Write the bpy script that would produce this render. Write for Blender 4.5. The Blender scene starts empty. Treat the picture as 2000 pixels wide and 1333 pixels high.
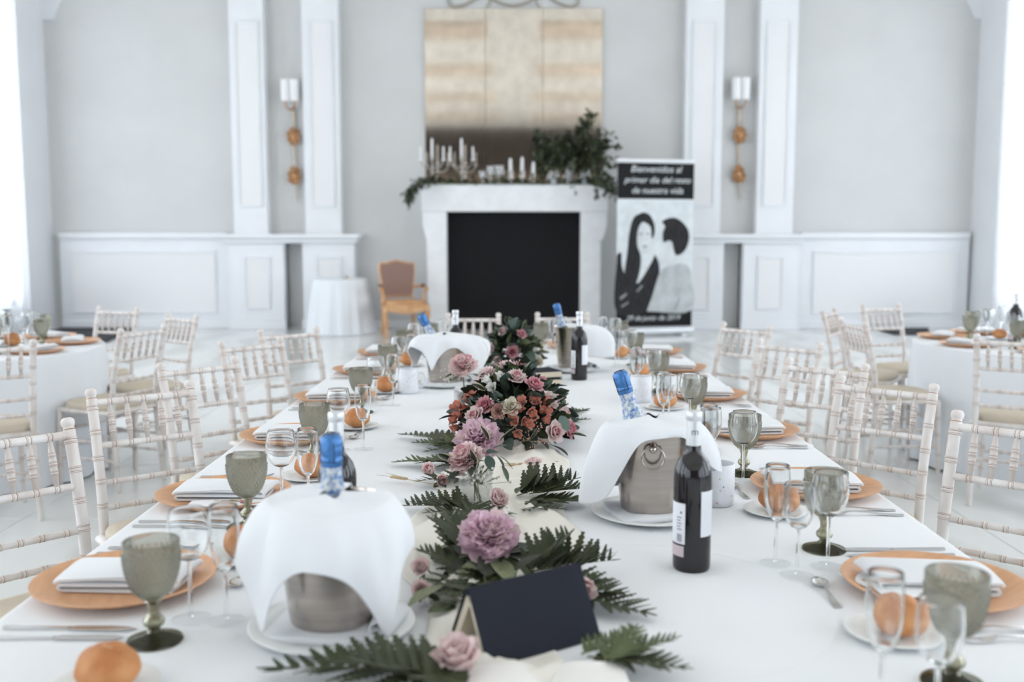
import bpy, math, random
from math import sin, cos, pi, radians as R, sqrt, atan2, exp
from mathutils import Vector as V, Matrix, Euler, noise
random.seed(7)
S = bpy.context.scene
COL = S.collection

# ------------------------------------------------------------------ camera
cam_d = bpy.data.cameras.new('camera'); cam = bpy.data.objects.new('camera', cam_d); COL.objects.link(cam)
cam_d.sensor_width = 36; cam_d.lens = 35; cam_d.clip_end = 100
cam.location = (0, 0, 1.41)
cam.rotation_euler = (R(90 - 5.918), 0, R(0.295))
cam_d.dof.use_dof = True; cam_d.dof.focus_distance = 2.75; cam_d.dof.aperture_fstop = 2.4
S.camera = cam
# ------------------------------------------------------------------ world and daylight
W = bpy.data.worlds.new('sky'); S.world = W; W.use_nodes = True
W.node_tree.nodes['Background'].inputs[0].default_value = (.9, .95, 1, 1)
W.node_tree.nodes['Background'].inputs[1].default_value = 2.2
XL, XR, YF, YB, ZC = -7.25, 7.05, 15.6, -14.0, 6.3      # hall: side walls, fireplace wall, rear wall, ceiling
WIN_Y = [13.2, 9.2, 5.2, 1.2, -2.8, -6.8, -10.8]        # window centres along both side walls
WIN_W, WIN_Z0, WIN_Z1 = 2.7, .42, 5.3
def window_light(x, y, sgn, power):
    l = bpy.data.lights.new('daylight', 'AREA'); l.shape = 'RECTANGLE'; l.size = WIN_W; l.size_y = WIN_Z1 - WIN_Z0
    l.energy = power; l.color = (.895, .942, 1)
    o = bpy.data.objects.new('daylight', l); COL.objects.link(o)
    o.location = (x, y, (WIN_Z0 + WIN_Z1) / 2); o.rotation_euler = (R(90), 0, R(-90) * sgn)
for wy in WIN_Y:
    pw = 80 if wy > 12 else 152      # lamps nearest the fireplace wall set weaker, to even out its brightness
    window_light(XL - .5, wy, 1, pw)
    window_light(XR + .5, wy, -1, pw)
S.view_settings.view_transform = 'Standard'; S.view_settings.look = 'None'
S.view_settings.exposure = 0.0; S.view_settings.gamma = 1.0; S.view_settings.use_curve_mapping = False
S.cycles.transparent_max_bounces = 18; S.cycles.max_bounces = 10; S.cycles.transmission_bounces = 10; S.cycles.glossy_bounces = 3; S.cycles.adaptive_threshold = .02

# ------------------------------------------------------------------ materials
MT = {}
def nodes_of(m): return m.node_tree.nodes, m.node_tree.links
def mat(name, col, rough=.5, metal=0, spec=.5, var=0, vscale=8, bump=0, bscale=60, sheen=0, stretch=None, col2=None, coat=0):
    m = bpy.data.materials.new(name); m.use_nodes = True; N, L = nodes_of(m); b = N['Principled BSDF']
    b.inputs['Roughness'].default_value = rough; b.inputs['Metallic'].default_value = metal
    b.inputs['Specular IOR Level'].default_value = spec
    if sheen: b.inputs['Sheen Weight'].default_value = sheen
    if coat: b.inputs['Coat Weight'].default_value = coat; b.inputs['Coat Roughness'].default_value = .05
    c = (*col, 1)
    b.inputs['Base Color'].default_value = c
    tc = N.new('ShaderNodeTexCoord'); mp = N.new('ShaderNodeMapping'); L.new(tc.outputs['Object'], mp.inputs[0])
    if stretch: mp.inputs['Scale'].default_value = stretch
    if var or col2:
        n = N.new('ShaderNodeTexNoise'); n.inputs['Scale'].default_value = vscale; n.inputs['Detail'].default_value = 5
        L.new(mp.outputs[0], n.inputs['Vector'])
        r = N.new('ShaderNodeValToRGB'); r.color_ramp.elements[0].position = .35; r.color_ramp.elements[1].position = .65
        if col2:
            r.color_ramp.elements[0].color = (*col2, 1); r.color_ramp.elements[1].color = c
        else:
            r.color_ramp.elements[0].color = tuple(x * (1 - var) for x in col) + (1,); r.color_ramp.elements[1].color = tuple(min(1, x * (1 + var * .5)) for x in col) + (1,)
        L.new(n.outputs['Fac'], r.inputs[0]); L.new(r.outputs[0], b.inputs['Base Color'])
    if bump:
        n2 = N.new('ShaderNodeTexNoise'); n2.inputs['Scale'].default_value = bscale; n2.inputs['Detail'].default_value = 3
        L.new(mp.outputs[0], n2.inputs['Vector'])
        bp = N.new('ShaderNodeBump'); bp.inputs['Strength'].default_value = bump; bp.inputs['Distance'].default_value = .01
        L.new(n2.outputs['Fac'], bp.inputs['Height']); L.new(bp.outputs[0], b.inputs['Normal'])
    MT[name] = m; return m
def glass(name, tint, refr=.3, rough=.0, edge=.02):
    """thin-walled glass: light passes straight through, a share refracts, grazing views mirror"""
    m = bpy.data.materials.new(name); m.use_nodes = True; N, L = nodes_of(m); N.remove(N['Principled BSDF'])
    out = N['Material Output']; t = N.new('ShaderNodeBsdfTransparent'); t.inputs[0].default_value = (*tint, 1)
    g = N.new('ShaderNodeBsdfGlass'); g.inputs['Color'].default_value = (*tint, 1); g.inputs['IOR'].default_value = 1.45; g.inputs['Roughness'].default_value = rough
    mx = N.new('ShaderNodeMixShader'); mx.inputs[0].default_value = refr; L.new(t.outputs[0], mx.inputs[1]); L.new(g.outputs[0], mx.inputs[2])
    gl = N.new('ShaderNodeBsdfGlossy'); gl.inputs['Roughness'].default_value = .02
    m2 = N.new('ShaderNodeMixShader'); m2.inputs[0].default_value = edge; L.new(mx.outputs[0], m2.inputs[1]); L.new(gl.outputs[0], m2.inputs[2])
    L.new(m2.outputs[0], out.inputs['Surface']); MT[name] = m; return m
def sheer(name, col, trans, transl):
    m = bpy.data.materials.new(name); m.use_nodes = True; N, L = nodes_of(m); b = N['Principled BSDF']; out = N['Material Output']
    b.inputs['Base Color'].default_value = (*col, 1); b.inputs['Roughness'].default_value = .9
    tl = N.new('ShaderNodeBsdfTranslucent'); tl.inputs[0].default_value = (*col, 1); tp = N.new('ShaderNodeBsdfTransparent')
    a = N.new('ShaderNodeMixShader'); a.inputs[0].default_value = transl; L.new(b.outputs[0], a.inputs[1]); L.new(tl.outputs[0], a.inputs[2])
    c = N.new('ShaderNodeMixShader'); c.inputs[0].default_value = trans; L.new(a.outputs[0], c.inputs[1]); L.new(tp.outputs[0], c.inputs[2])
    L.new(c.outputs[0], out.inputs['Surface']); MT[name] = m; return m

mat('wall_grey', (.645, .645, .635), .85, var=.03, vscale=1.5)
mat('wall_white', (.82, .835, .855), .6, var=.02, vscale=2)
mat('panel_cream', (.83, .83, .83), .7)
mat('stone_white', (.89, .90, .91), .55, var=.04, vscale=6, bump=.1, bscale=30)
mat('black_screen', (.009, .009, .010), .8, spec=.25, var=.2, vscale=30)
mat('ceiling_white', (.83, .8, .75), .9)
mat('ceiling_beige', (.76, .64, .52), .8, var=.2, vscale=1)
mat('wood_dark', (.04, .028, .022), .5, var=.3, vscale=3, stretch=(1, 1, .2))
mat('wood_beam', (.30, .22, .17), .6, var=.2, vscale=3)
mat('cloth', (.80, .82, .84), .9, sheen=.2, bump=.06, bscale=500)
mat('cloth_napkin', (.77, .79, .81), .9, sheen=.2, bump=.1, bscale=400)
mat('cloth_side', (.82, .85, .88), .9, bump=.05, bscale=300)
sheer('gauze', (.90, .875, .80), .06, .1)
sheer('curtain', (.95, .97, 1), .5, .6)
mat('chair_white', (.82, .795, .775), .55, col2=(.66, .585, .535), vscale=16, stretch=(1, 1, .25))
mat('chair_wear', (.42, .24, .16), .6, var=.35, vscale=40)
mat('cushion', (.60, .53, .42), .8, var=.05, vscale=6)
mat('charger', (.72, .40, .215), .42, metal=.15, var=.1, vscale=14, stretch=(1, 6, 1), spec=.5)
mat('porcelain', (.84, .86, .85), .15)
mat('ceramic_mug', (.78, .80, .84), .35, var=.04, vscale=60)
mat('bread', (.62, .30, .12), .7, col2=(.45, .17, .055), vscale=22, bump=.15, bscale=120)
mat('crumb', (.78, .52, .30), .8, var=.2, vscale=40)
mat('steel', (.62, .62, .62), .22, metal=1)
mat('bucket_steel', (.48, .43, .39), .2, metal=1, bump=.02, bscale=40, stretch=(.3, .3, 6), var=.12, vscale=10)
glass('clear_glass', (.985, .99, .99), 1.0, edge=0)
glass('thin_glass', (.97, .975, .975), .12, edge=.05)
glass('foot_glass', (.985, .99, .99), .25)
glass('window_glass', (.98, .99, 1), 0)
glass('smoke_glass', (.735, .73, .68), .85)
glass('smoke_line', (.86, .86, .82), .5)
glass('smoke_dark', (.62, .61, .50), .6)
glass('crystal', (.95, .96, .97), .6, edge=.05)
mat('bottle_glass', (.012, .011, .013), .08, spec=.6)
mat('green_glass', (.02, .05, .03), .08, spec=.6)
mat('capsule', (.74, .76, .78), .3, metal=.35)
mat('label_white', (.80, .82, .86), .75)
mat('ink', (.03, .03, .035), .7)
mat('ink_grey', (.32, .32, .34), .7)
mat('ink_pink', (.62, .52, .55), .7)
mat('foil_blue', (.06, .20, .48), .3, metal=.35, bump=.4, bscale=90)
mat('foil_pattern', (.70, .72, .66), .4, col2=(.05, .17, .45), vscale=110)
mat('wire', (.03, .03, .05), .4, metal=.6)
mat('fern', (.042, .056, .022), .55, var=.45, vscale=30)
mat('fern_light', (.085, .115, .042), .55, var=.4, vscale=30)
mat('stem', (.14, .15, .06), .6)
mat('twig', (.24, .2, .14), .7)
mat('leaf_dark', (.024, .034, .02), .45, var=.4, vscale=30)
mat('leaf_mid', (.07, .095, .04), .5, var=.35, vscale=30)
mat('leaf_pale', (.23, .26, .15), .5, var=.25, vscale=25)
mat('leaf_edge', (.55, .53, .36), .6)
mat('eucalyptus', (.14, .2, .175), .6, var=.2, vscale=20)
mat('eucalyptus_dark', (.06, .1, .08), .55, var=.3, vscale=20)
def petal(name, c, c2, vs=25):
    """thin petal: lets part of the light through from behind"""
    m = mat(name, c, .7, col2=c2, vscale=vs, sheen=.2); N, L = nodes_of(m); b = N['Principled BSDF']; out = N['Material Output']
    t = N.new('ShaderNodeBsdfTranslucent'); r = N['Color Ramp']; L.new(r.outputs[0], t.inputs[0])
    x = N.new('ShaderNodeMixShader'); x.inputs[0].default_value = .4; L.new(b.outputs[0], x.inputs[1]); L.new(t.outputs[0], x.inputs[2]); L.new(x.outputs[0], out.inputs['Surface']); return m
petal('petal_lilac', (.90, .72, .81), (.85, .60, .71))
petal('petal_blush', (.90, .77, .75), (.87, .67, .66))
petal('petal_pink', (.82, .50, .52), (.72, .33, .38))
petal('petal_deep', (.72, .30, .38), (.6, .17, .26))
petal('petal_coral', (.76, .30, .22), (.62, .18, .12))
petal('petal_ivory', (.86, .82, .72), (.80, .74, .58))
petal('petal_white', (.86, .86, .83), (.80, .80, .74))
petal('petal_dusty', (.70, .46, .38), (.52, .28, .22))
mat('wheat', (.52, .40, .24), .7, var=.2, vscale=40)
mat('navy', (.011, .014, .023), .8, spec=.3, bump=.12, bscale=400)
mat('paper', (.74, .66, .52), .8)
mat('paper_white', (.84, .83, .80), .8)
mat('card', (.84, .84, .85), .7)
mat('gold_wood', (.70, .42, .22), .45, metal=.1, col2=(.55, .29, .13), vscale=10)
mat('upholstery', (.30, .19, .155), .9, var=.15, vscale=60)
mat('pad_dark', (.10, .07, .06), .9)
mat('gilt', (.50, .27, .13), .4, metal=.5, var=.3, vscale=30)
mat('gilt_pale', (.60, .52, .42), .5, metal=.3, var=.2, vscale=20)
mat('shade', (.88, .88, .88), .7)
mat('iron', (.40, .36, .30), .5, metal=.4)
mat('banner_white', (.74, .77, .78), .7)
mat('banner_black', (.009, .009, .010), .7, spec=.25)
mat('print_mid', (.30, .31, .31), .7, var=.25, vscale=14)
mat('print_shirt', (.55, .58, .58), .7, col2=(.40, .43, .43), vscale=5)
mat('print_bg', (.62, .66, .67), .7, col2=(.74, .78, .8), vscale=6)
mat('print_skin', (.72, .75, .76), .7, col2=(.60, .63, .64), vscale=7)
mat('print_hair', (.010, .010, .011), .7, spec=.25, col2=(.035, .035, .036), vscale=18, stretch=(5, 1, .4))
mat('aluminium', (.7, .72, .74), .35, metal=.6)
mat('rug_black', (.014, .014, .018), .8)
# marble floor
m = mat('marble', (.62, .65, .65), .12, spec=.4)
N, L = nodes_of(m); b = N['Principled BSDF']; tc = N['Texture Coordinate']
w = N.new('ShaderNodeTexWave'); w.inputs['Scale'].default_value = .35; w.inputs['Distortion'].default_value = 9; w.inputs['Detail'].default_value = 4; w.inputs['Detail Scale'].default_value = 1.2
g = N.new('ShaderNodeNewGeometry'); L.new(g.outputs['Position'], w.inputs['Vector'])
rp = N.new('ShaderNodeValToRGB'); rp.color_ramp.elements[0].color = (.60, .612, .585, 1); rp.color_ramp.elements[1].color = (.77, .785, .775, 1); rp.color_ramp.elements[1].position = .55
L.new(w.outputs['Color'], rp.inputs[0]); L.new(rp.outputs[0], b.inputs['Base Color'])
mat('joint', (.35, .36, .35), .7)
# antiqued mirror
m = mat('mirror', (.84, .77, .68), .06, metal=1, col2=(.72, .66, .58), vscale=5)
# tablecloth with the round crease pressed into it
m = MT['tablecloth'] = MT['cloth'].copy(); m.name = 'tablecloth'
N, L = nodes_of(m); b = N['Principled BSDF']; tc = N['Texture Coordinate']
sub = N.new('ShaderNodeVectorMath'); sub.operation = 'DISTANCE'; L.new(tc.outputs['Object'], sub.inputs[0]); sub.inputs[1].default_value = (.215, 1.755, .75)
a1 = N.new('ShaderNodeMath'); a1.operation = 'SUBTRACT'; L.new(sub.outputs['Value'], a1.inputs[0]); a1.inputs[1].default_value = .35
a2 = N.new('ShaderNodeMath'); a2.operation = 'MULTIPLY'; L.new(a1.outputs[0], a2.inputs[0]); a2.inputs[1].default_value = 140
a3 = N.new('ShaderNodeMath'); a3.operation = 'POWER'; a3b = N.new('ShaderNodeMath'); a3b.operation = 'MULTIPLY'; L.new(a2.outputs[0], a3b.inputs[0]); L.new(a2.outputs[0], a3b.inputs[1])
a4 = N.new('ShaderNodeMath'); a4.operation = 'ADD'; L.new(a3b.outputs[0], a4.inputs[0]); a4.inputs[1].default_value = 1
a5 = N.new('ShaderNodeMath'); a5.operation = 'DIVIDE'; a5.inputs[0].default_value = 1; L.new(a4.outputs[0], a5.inputs[1])
bp2 = N.new('ShaderNodeBump'); bp2.inputs['Strength'].default_value = .5; bp2.inputs['Distance'].default_value = .003
L.new(a5.outputs[0], bp2.inputs['Height']); old = N['Bump']; L.new(old.outputs[0], bp2.inputs['Normal']); L.new(bp2.outputs[0], b.inputs['Normal'])

# ------------------------------------------------------------------ mesh helpers
class MB:
    def __init__(s): s.v = []; s.f = []; s.m = []
    def add(s, vs, fs, mi=0):
        o = len(s.v); s.v += [tuple(x) for x in vs]; s.f += [tuple(i + o for i in f) for f in fs]
        s.m += ([mi] * len(fs) if isinstance(mi, int) else mi); return s
    def box(s, x0, x1, y0, y1, z0, z1, mi=0):
        vs = [(x, y, z) for z in (z0, z1) for y in (y0, y1) for x in (x0, x1)]
        return s.add(vs, [(0, 2, 3, 1), (4, 5, 7, 6), (0, 1, 5, 4), (2, 6, 7, 3), (0, 4, 6, 2), (1, 3, 7, 5)], mi)
    def bbox(s, x0, x1, y0, y1, z0, z1, b=.01, mi=0):
        """box with bevelled edges"""
        cx, cy, cz = (x0 + x1) / 2, (y0 + y1) / 2, (z0 + z1) / 2; hx, hy, hz = (x1 - x0) / 2, (y1 - y0) / 2, (z1 - z0) / 2
        b = min(b, hx * .95, hy * .95, hz * .95)
        prof = [(b, 0), (b * .3, b * .3), (0, b)]
        rings = []
        for (ins, dz) in [(b, 0), (b * .3, b * .3), (0, b)]: rings.append((ins, -hz + dz))
        for (ins, dz) in [(0, b), (b * .3, b * .3), (b, 0)]: rings.append((ins, hz - dz))
        vs = []; n = 8
        for ins, z in rings:
            X, Y = hx - ins, hy - ins; c = b * .7 
            for (x, y) in [(X, Y - c), (X - c, Y), (-X + c, Y), (-X, Y - c), (-X, -Y + c), (-X + c, -Y), (X - c, -Y), (X, -Y + c)]: vs.append((cx + x, cy + y, cz + z))
        fs = [tuple(reversed(range(n)))]
        for k in range(len(rings) - 1):
            for i in range(n): j = (i + 1) % n; fs.append((k * n + i, k * n + j, (k + 1) * n + j, (k + 1) * n + i))
        fs.append(tuple((len(rings) - 1) * n + i for i in range(n)))
        return s.add(vs, fs, mi)
    def lathe(s, prof, n=32, c=(0, 0, 0), rf=None, mi=0, cap0=True, cap1=True):
        vs = []; fs = []
        for k, (r, z) in enumerate(prof):
            for i in range(n):
                a = 2 * pi * i / n; rr = r if rf is None else rf(r, z, a, k)
                vs.append((c[0] + rr * cos(a), c[1] + rr * sin(a), c[2] + z))
        for k in range(len(prof) - 1):
            for i in range(n): j = (i + 1) % n; fs.append((k * n + i, k * n + j, (k + 1) * n + j, (k + 1) * n + i))
        if cap0: fs.append(tuple(reversed(range(n))))
        if cap1: fs.append(tuple((len(prof) - 1) * n + i for i in range(n)))
        return s.add(vs, fs, mi)
    def tube(s, pts, rad, n=8, mi=0, caps=True, smi=None, flat=1.0):
        pts = [V(p) for p in pts]; K = len(pts)
        rad = rad if isinstance(rad, (list, tuple)) else [rad] * K
        vs = []; fs = []; ms = []; up = None
        for k in range(K):
            d = (pts[min(k + 1, K - 1)] - pts[max(k - 1, 0)])
            if d.length < 1e-9: d = V((0, 0, 1))
            d.normalize()
            if up is None: up = V((0, 0, 1)) if abs(d.z) < .95 else V((1, 0, 0))
            x = up.cross(d)
            if x.length < 1e-6: x = V((1, 0, 0)).cross(d)
            x.normalize(); y = d.cross(x); up = y
            for i in range(n): a = 2 * pi * i / n; vs.append(pts[k] + rad[k] * (x * cos(a) + y * sin(a) * flat))
        for k in range(K - 1):
            for i in range(n): j = (i + 1) % n; fs.append((k * n + i, k * n + j, (k + 1) * n + j, (k + 1) * n + i)); ms.append(smi[k] if smi else mi)
        if caps: fs += [tuple(reversed(range(n))), tuple((K - 1) * n + i for i in range(n))]; ms += [mi, mi]
        return s.add(vs, fs, ms)
    def grid(s, fn, nu, nv, mi=0, wrap=False):
        vs = [fn(i / nu, j / nv) for j in range(nv + 1) for i in range(nu + (0 if wrap else 1))]; w = nu + (0 if wrap else 1); fs = []
        for j in range(nv):
            for i in range(nu): i2 = (i + 1) % w; fs.append((j * w + i, j * w + i2, (j + 1) * w + i2, (j + 1) * w + i))
        return s.add(vs, fs, mi)
    def sphere(s, c, r, n=10, k=6, sq=(1, 1, 1), mi=0):
        prof = [(max(1e-4, sin(pi * i / k)) , -cos(pi * i / k)) for i in range(k + 1)]
        o = MB().lathe(prof, n); return s.add([(c[0] + x * r * sq[0], c[1] + y * r * sq[1], c[2] + z * r * sq[2]) for x, y, z in o.v], o.f, mi)
    def merge(s, o, M=None, mi=None):
        vs = [M @ V(x) for x in o.v] if M is not None else o.v
        return s.add(vs, o.f, o.m[:] if mi is None else mi)
    def poly(s, pts, mi=0): return s.add(pts, [tuple(range(len(pts)))], mi)
    def prism(s, pts2, y0, y1, mi=0):
        """outline in x,z swept along y"""
        n = len(pts2); vs = [(x, y0, z) for x, z in pts2] + [(x, y1, z) for x, z in pts2]
        fs = [tuple(range(n)), tuple(reversed(range(n, 2 * n)))] + [(i, i + n, (i + 1) % n + n, (i + 1) % n) for i in range(n)]
        return s.add(vs, fs, mi)
    def mesh(s, name, mats, smooth=True):
        me = bpy.data.meshes.new(name); me.from_pydata(s.v, [], s.f)
        for x in (mats if isinstance(mats, (list, tuple)) else [mats]): me.materials.append(MT[x])
        me.polygons.foreach_set('material_index', s.m); me.polygons.foreach_set('use_smooth', [smooth] * len(s.f)); me.update(); return me
    def build(s, name, mats, parent=None, loc=(0, 0, 0), rot=(0, 0, 0), smooth=True, sharp=True):
        return put(name, s.mesh(name, mats, smooth), parent, loc, rot, 1, sharp and smooth)
def put(name, me, parent=None, loc=(0, 0, 0), rot=(0, 0, 0), sc=1, sharp=False):
    if sharp:
        try: me.set_sharp_from_angle(angle=R(50))
        except Exception: pass
    o = bpy.data.objects.new(name, me); COL.objects.link(o); o.location = loc; o.rotation_euler = rot
    o.scale = sc if isinstance(sc, (tuple, list)) else (sc, sc, sc)
    if parent is not None: o.parent = parent
    return o
def tag(o, label, cat, group=None):
    o['label'] = label; o['category'] = cat
    if group: o['group'] = group
    return o
def thing(name, label, cat, loc=(0, 0, 0), rz=0, group=None, rot=None):
    o = bpy.data.objects.new(name, None); COL.objects.link(o); o.empty_display_size = .05
    o.location = loc; o.rotation_euler = rot if rot else (0, 0, rz); return tag(o, label, cat, group)
def dup(o, loc=None, rz=None, label=None, group=None, parent=None, rot=None):
    c = o.copy(); COL.objects.link(c)
    if parent is not None: c.parent = parent
    if loc is not None: c.location = loc
    if rz is not None: c.rotation_euler = (0, 0, rz)
    if rot is not None: c.rotation_euler = rot
    if label: c['label'] = label
    if group: c['group'] = group
    for ch in o.children: dup(ch, parent=c)
    return c
def struct(o): o['kind'] = 'structure'; return o
def solid(o, t, off=0):
    md = o.modifiers.new('thickness', 'SOLIDIFY'); md.thickness = t; md.offset = off; return o
_first = {}
def place(key, maker, label, loc, rz=0, group=None):
    """first use builds the thing, later uses copy it"""
    if key not in _first:
        o = maker(); _first[key] = o; o.location = loc; o.rotation_euler = (0, 0, rz); o['label'] = label
        if group: o['group'] = group
        return o
    return dup(_first[key], loc, rz, label, group)
def bezier(pts, n=8):
    """Catmull-Rom through the points"""
    P = [V(p) for p in pts]; P = [P[0] * 2 - P[1]] + P + [P[-1] * 2 - P[-2]]; out = []
    for i in range(1, len(P) - 2):
        a, b, c, d = P[i - 1:i + 3]
        for k in range(n):
            t = k / n; out.append(.5 * ((2 * b) + (c - a) * t + (2 * a - 5 * b + 4 * c - d) * t * t + (3 * b - a - 3 * c + d) * t ** 3))
    out.append(P[-2]); return out

# ------------------------------------------------------------------ the hall
# floor slab and its marble tiles
fl = struct(MB().box(XL, XR, YB, YF, -.12, -.012).build('floor', 'joint', smooth=False))
TS = 1.19
tile = MB().bbox(-TS / 2 + .002, TS / 2 - .002, -TS / 2 + .002, TS / 2 - .002, -.02, 0, .002).mesh('floor_tile', 'marble', False)
for i in range(12):
    for j in range(13):
        put('floor_tile', tile, fl, (XL + TS * (i + .5), YF - TS * (j + .5), 0))
yt = YF - 13 * TS
back = MB().box(XL, XR, YB, yt, -.02, 0).build('floor_tile', 'marble', fl, smooth=False); back['kind'] = 'stuff'
# ceiling with beige coffer panels
ce = struct(MB().box(XL, XR, YB, YF, ZC, ZC + .2).build('ceiling', 'ceiling_white', smooth=False))
for y in (11.6, 7.0, 1.4, -4.2, -9.8):
    for x0, x1 in ((XL + .3, -.75), (.55, XR - .3)):
        MB().bbox(x0, x1, y - .9, y + .9, ZC - .06, ZC + .02, .03).build('coffer_panel', 'ceiling_beige', ce, smooth=False)
# fireplace wall
wf = struct(MB().box(XL, XR, YF, YF + .2, 0, ZC).build('wall_front', 'wall_grey', smooth=False))
# rear wall, dark panelling under a pale beam
wr = struct(MB().box(XL, XR, YB - .2, YB, 0, ZC).build('wall_rear', 'wood_dark', smooth=False))
MB().box(XL, XR, YB, YB + .5, 3.7, 4.15).build('beam', 'wood_beam', wr, smooth=False)
for x in (-5, -2.5, 2.3, 4.8): MB().box(x - .35, x + .35, YB, YB + .12, 0, 3.7).build('pilaster', 'wood_beam', wr, smooth=False)
# side walls with their windows
_cm = {}
def curtain_mesh(y0, y1):
    def fn(u, v):
        y = (y0 - y1) / 2 + u * (y1 - y0); z = v * 5.35
        return (.045 * sin(u * 60 + .6 * sin(u * 17)) * (1 - .25 * v) + .02 * sin(u * 23 + v * 1.5), y, z)
    return MB().grid(fn, 150, 6).mesh('sheer_curtain', 'curtain')
def side_wall(name, X, sgn):
    x0, x1 = (X - .3, X) if sgn < 0 else (X, X + .3)
    mb = MB(); ys = sorted(WIN_Y); edge = YB
    mb.box(x0, x1, YB, YF, 0, WIN_Z0); mb.box(x0, x1, YB, YF, WIN_Z1, ZC)
    for y in ys: mb.box(x0, x1, edge, y - WIN_W / 2, WIN_Z0, WIN_Z1); edge = y + WIN_W / 2
    mb.box(x0, x1, edge, YF, WIN_Z0, WIN_Z1)
    struct(mb.build(name, 'wall_white', smooth=False))
    for k, y in enumerate(WIN_Y):
        w = thing('window_%d' % (k + (1 if sgn < 0 else 8)), '', '', (0, 0, 0)); del w['label']; del w['category']; struct(w)
        xa, xb = (X - .2, X - .12) if sgn < 0 else (X + .12, X + .2); a, b = y - WIN_W / 2, y + WIN_W / 2
        f = MB().box(xa, xb, a, a + .07, WIN_Z0, WIN_Z1).box(xa, xb, b - .07, b, WIN_Z0, WIN_Z1).box(xa, xb, a, b, WIN_Z0, WIN_Z0 + .07).box(xa, xb, a, b, WIN_Z1 - .07, WIN_Z1).box(xa, xb, y - .03, y + .03, WIN_Z0, WIN_Z1)
        f.build('window_frame', 'wall_white', w, smooth=False)
        if k: put('sheer_curtain', _cm.setdefault(0, curtain_mesh(0, 2.85)), w, (X - .12 * sgn, y, .06))  # curtains out of view, added to weaken the light from these windows
        for (p, q) in ((a + .07, y - .03), (y + .03, b - .07)):
            MB().box((xa + xb) / 2 - .003, (xa + xb) / 2 + .003, p, q, WIN_Z0 + .07, WIN_Z1 - .07).build('pane', 'window_glass', w, smooth=False)
side_wall('wall_left', XL, -1); side_wall('wall_right', XR, 1)
def curtain(X, y0, y1, label, sgn):
    t = thing('sheer_curtain', label, 'curtain', (X, (y0 + y1) / 2, .06), group='sheer window curtains')
    n = 150
    def fn(u, v):
        y = (y0 - y1) / 2 + u * (y1 - y0); z = v * 5.35
        return (.045 * sin(u * 60 + .6 * sin(u * 17)) * (1 - .25 * v) + .02 * sin(u * 23 + v * 1.5), y, z)
    MB().grid(fn, n, 12).build('fabric', 'curtain', t)
    MB().tube([(0, (y0 - y1) / 2 - .1, 5.38), (0, (y1 - y0) / 2 + .1, 5.38)], .018, 8).build('curtain_rod', 'wall_white', t)
curtain(XL + .12, 11.75, 14.52, 'white sheer curtain on the wall beside the armchair side of the hall', -1)
curtain(XR - .12, 11.75, 14.52, 'white sheer curtain on the wall beside the banner side of the hall', 1)
# white wainscot, pedestals and pilasters of the fireplace wall (sgn -1: armchair side, +1: banner side)
tn = [0]
def trim(): tn[0] += 1; return 'trim_%d' % tn[0]
def frame_panel(par, x0, x1, z0, z1, y, m='panel_cream', w=.03):
    MB().box(x0, x1, y - .008, y + .004, z0, z1).build('inset_panel', m, par, smooth=False)
    MB().box(x0 - w, x0, y - .025, y, z0 - w, z1 + w).box(x1, x1 + w, y - .025, y, z0 - w, z1 + w).box(x0, x1, y - .025, y, z0 - w, z0).box(x0, x1, y - .025, y, z1, z1 + w).build('moulding', 'wall_white', par, smooth=False)
def wall_side(xo, xd, xa, xb, xc, xd2, xe0, xe1, xcap0, xcap1):
    """xo outer corner, pilaster 1 xa..xb, pilaster 2 xc..xd2, gap between pedestals xe0..xe1, cap xcap0..xcap1"""
    lo = lambda a, b: (min(a, b), max(a, b))
    d0, d1 = lo(xo, xe0)
    w = struct(MB().box(d0, d1, YF - .10, YF, 0, 1.43).build(trim(), 'wall_white', smooth=False))
    MB().bbox(*lo(xo, xcap0), YF - .15, YF, 1.40, 1.49, .015).build('dado_cap', 'wall_white', w, smooth=False)
    MB().bbox(*lo(xo, xe0), YF - .13, YF - .1, 0, .12, .01).build('skirting', 'wall_white', w, smooth=False)
    p0, p1 = lo(xo + .2 * (1 if xe0 > xo else -1), xd)
    frame_panel(w, p0, p1, .27, 1.18, YF - .10)
    for (a, b, q) in ((xcap0, xe0, 0), (xe1, xcap1, 1)):
        a2, b2 = lo(a, b)
        in_ = .10
        if a == xcap0: a2, b2 = lo(a + in_ * (1 if b > a else -1), b)
        else: a2, b2 = lo(a, b - in_ * (1 if b > a else -1))
        pd = struct(MB().box(a2, b2, YF - .30, YF, 0, 1.33).build(trim(), 'wall_white', smooth=False))
        c = (a2 + b2) / 2
        frame_panel(pd, c - .17, c + .17, .35, 1.10, YF - .30)
        MB().bbox(a2 - .02, b2 + .02, YF - .33, YF - .30, 0, .14, .01).build('skirting', 'wall_white', pd, smooth=False)
    c0, c1 = lo(xcap0, xcap1)
    cp = struct(MB().bbox(c0, c1, YF - .40, YF, 1.40, 1.47, .015).bbox(c0 + .04, c1 - .04, YF - .36, YF, 1.33, 1.40, .02).build(trim(), 'wall_white', smooth=False))
    for a, b in ((xa, xb), (xc, xd2)):
        a2, b2 = lo(a, b)
        p = struct(MB().box(a2, b2, YF - .22, YF, 1.47, ZC).build(trim(), 'wall_white', smooth=False))
        c = (a2 + b2) / 2; frame_panel(p, c - .155, c + .155, 1.92, 4.62, YF - .22)
    # shouldered corner of the grey panel
    s = 1 if xe0 > xo else -1
    struct(MB().prism([(xo - s * .2, 4.72), (xo + s * .03, 4.72), (xo + s * .30, 5.25), (xo + s * .30, ZC), (xo - s * .2, ZC)], YF - .05, YF).build(trim(), 'wall_white', smooth=False))
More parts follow.
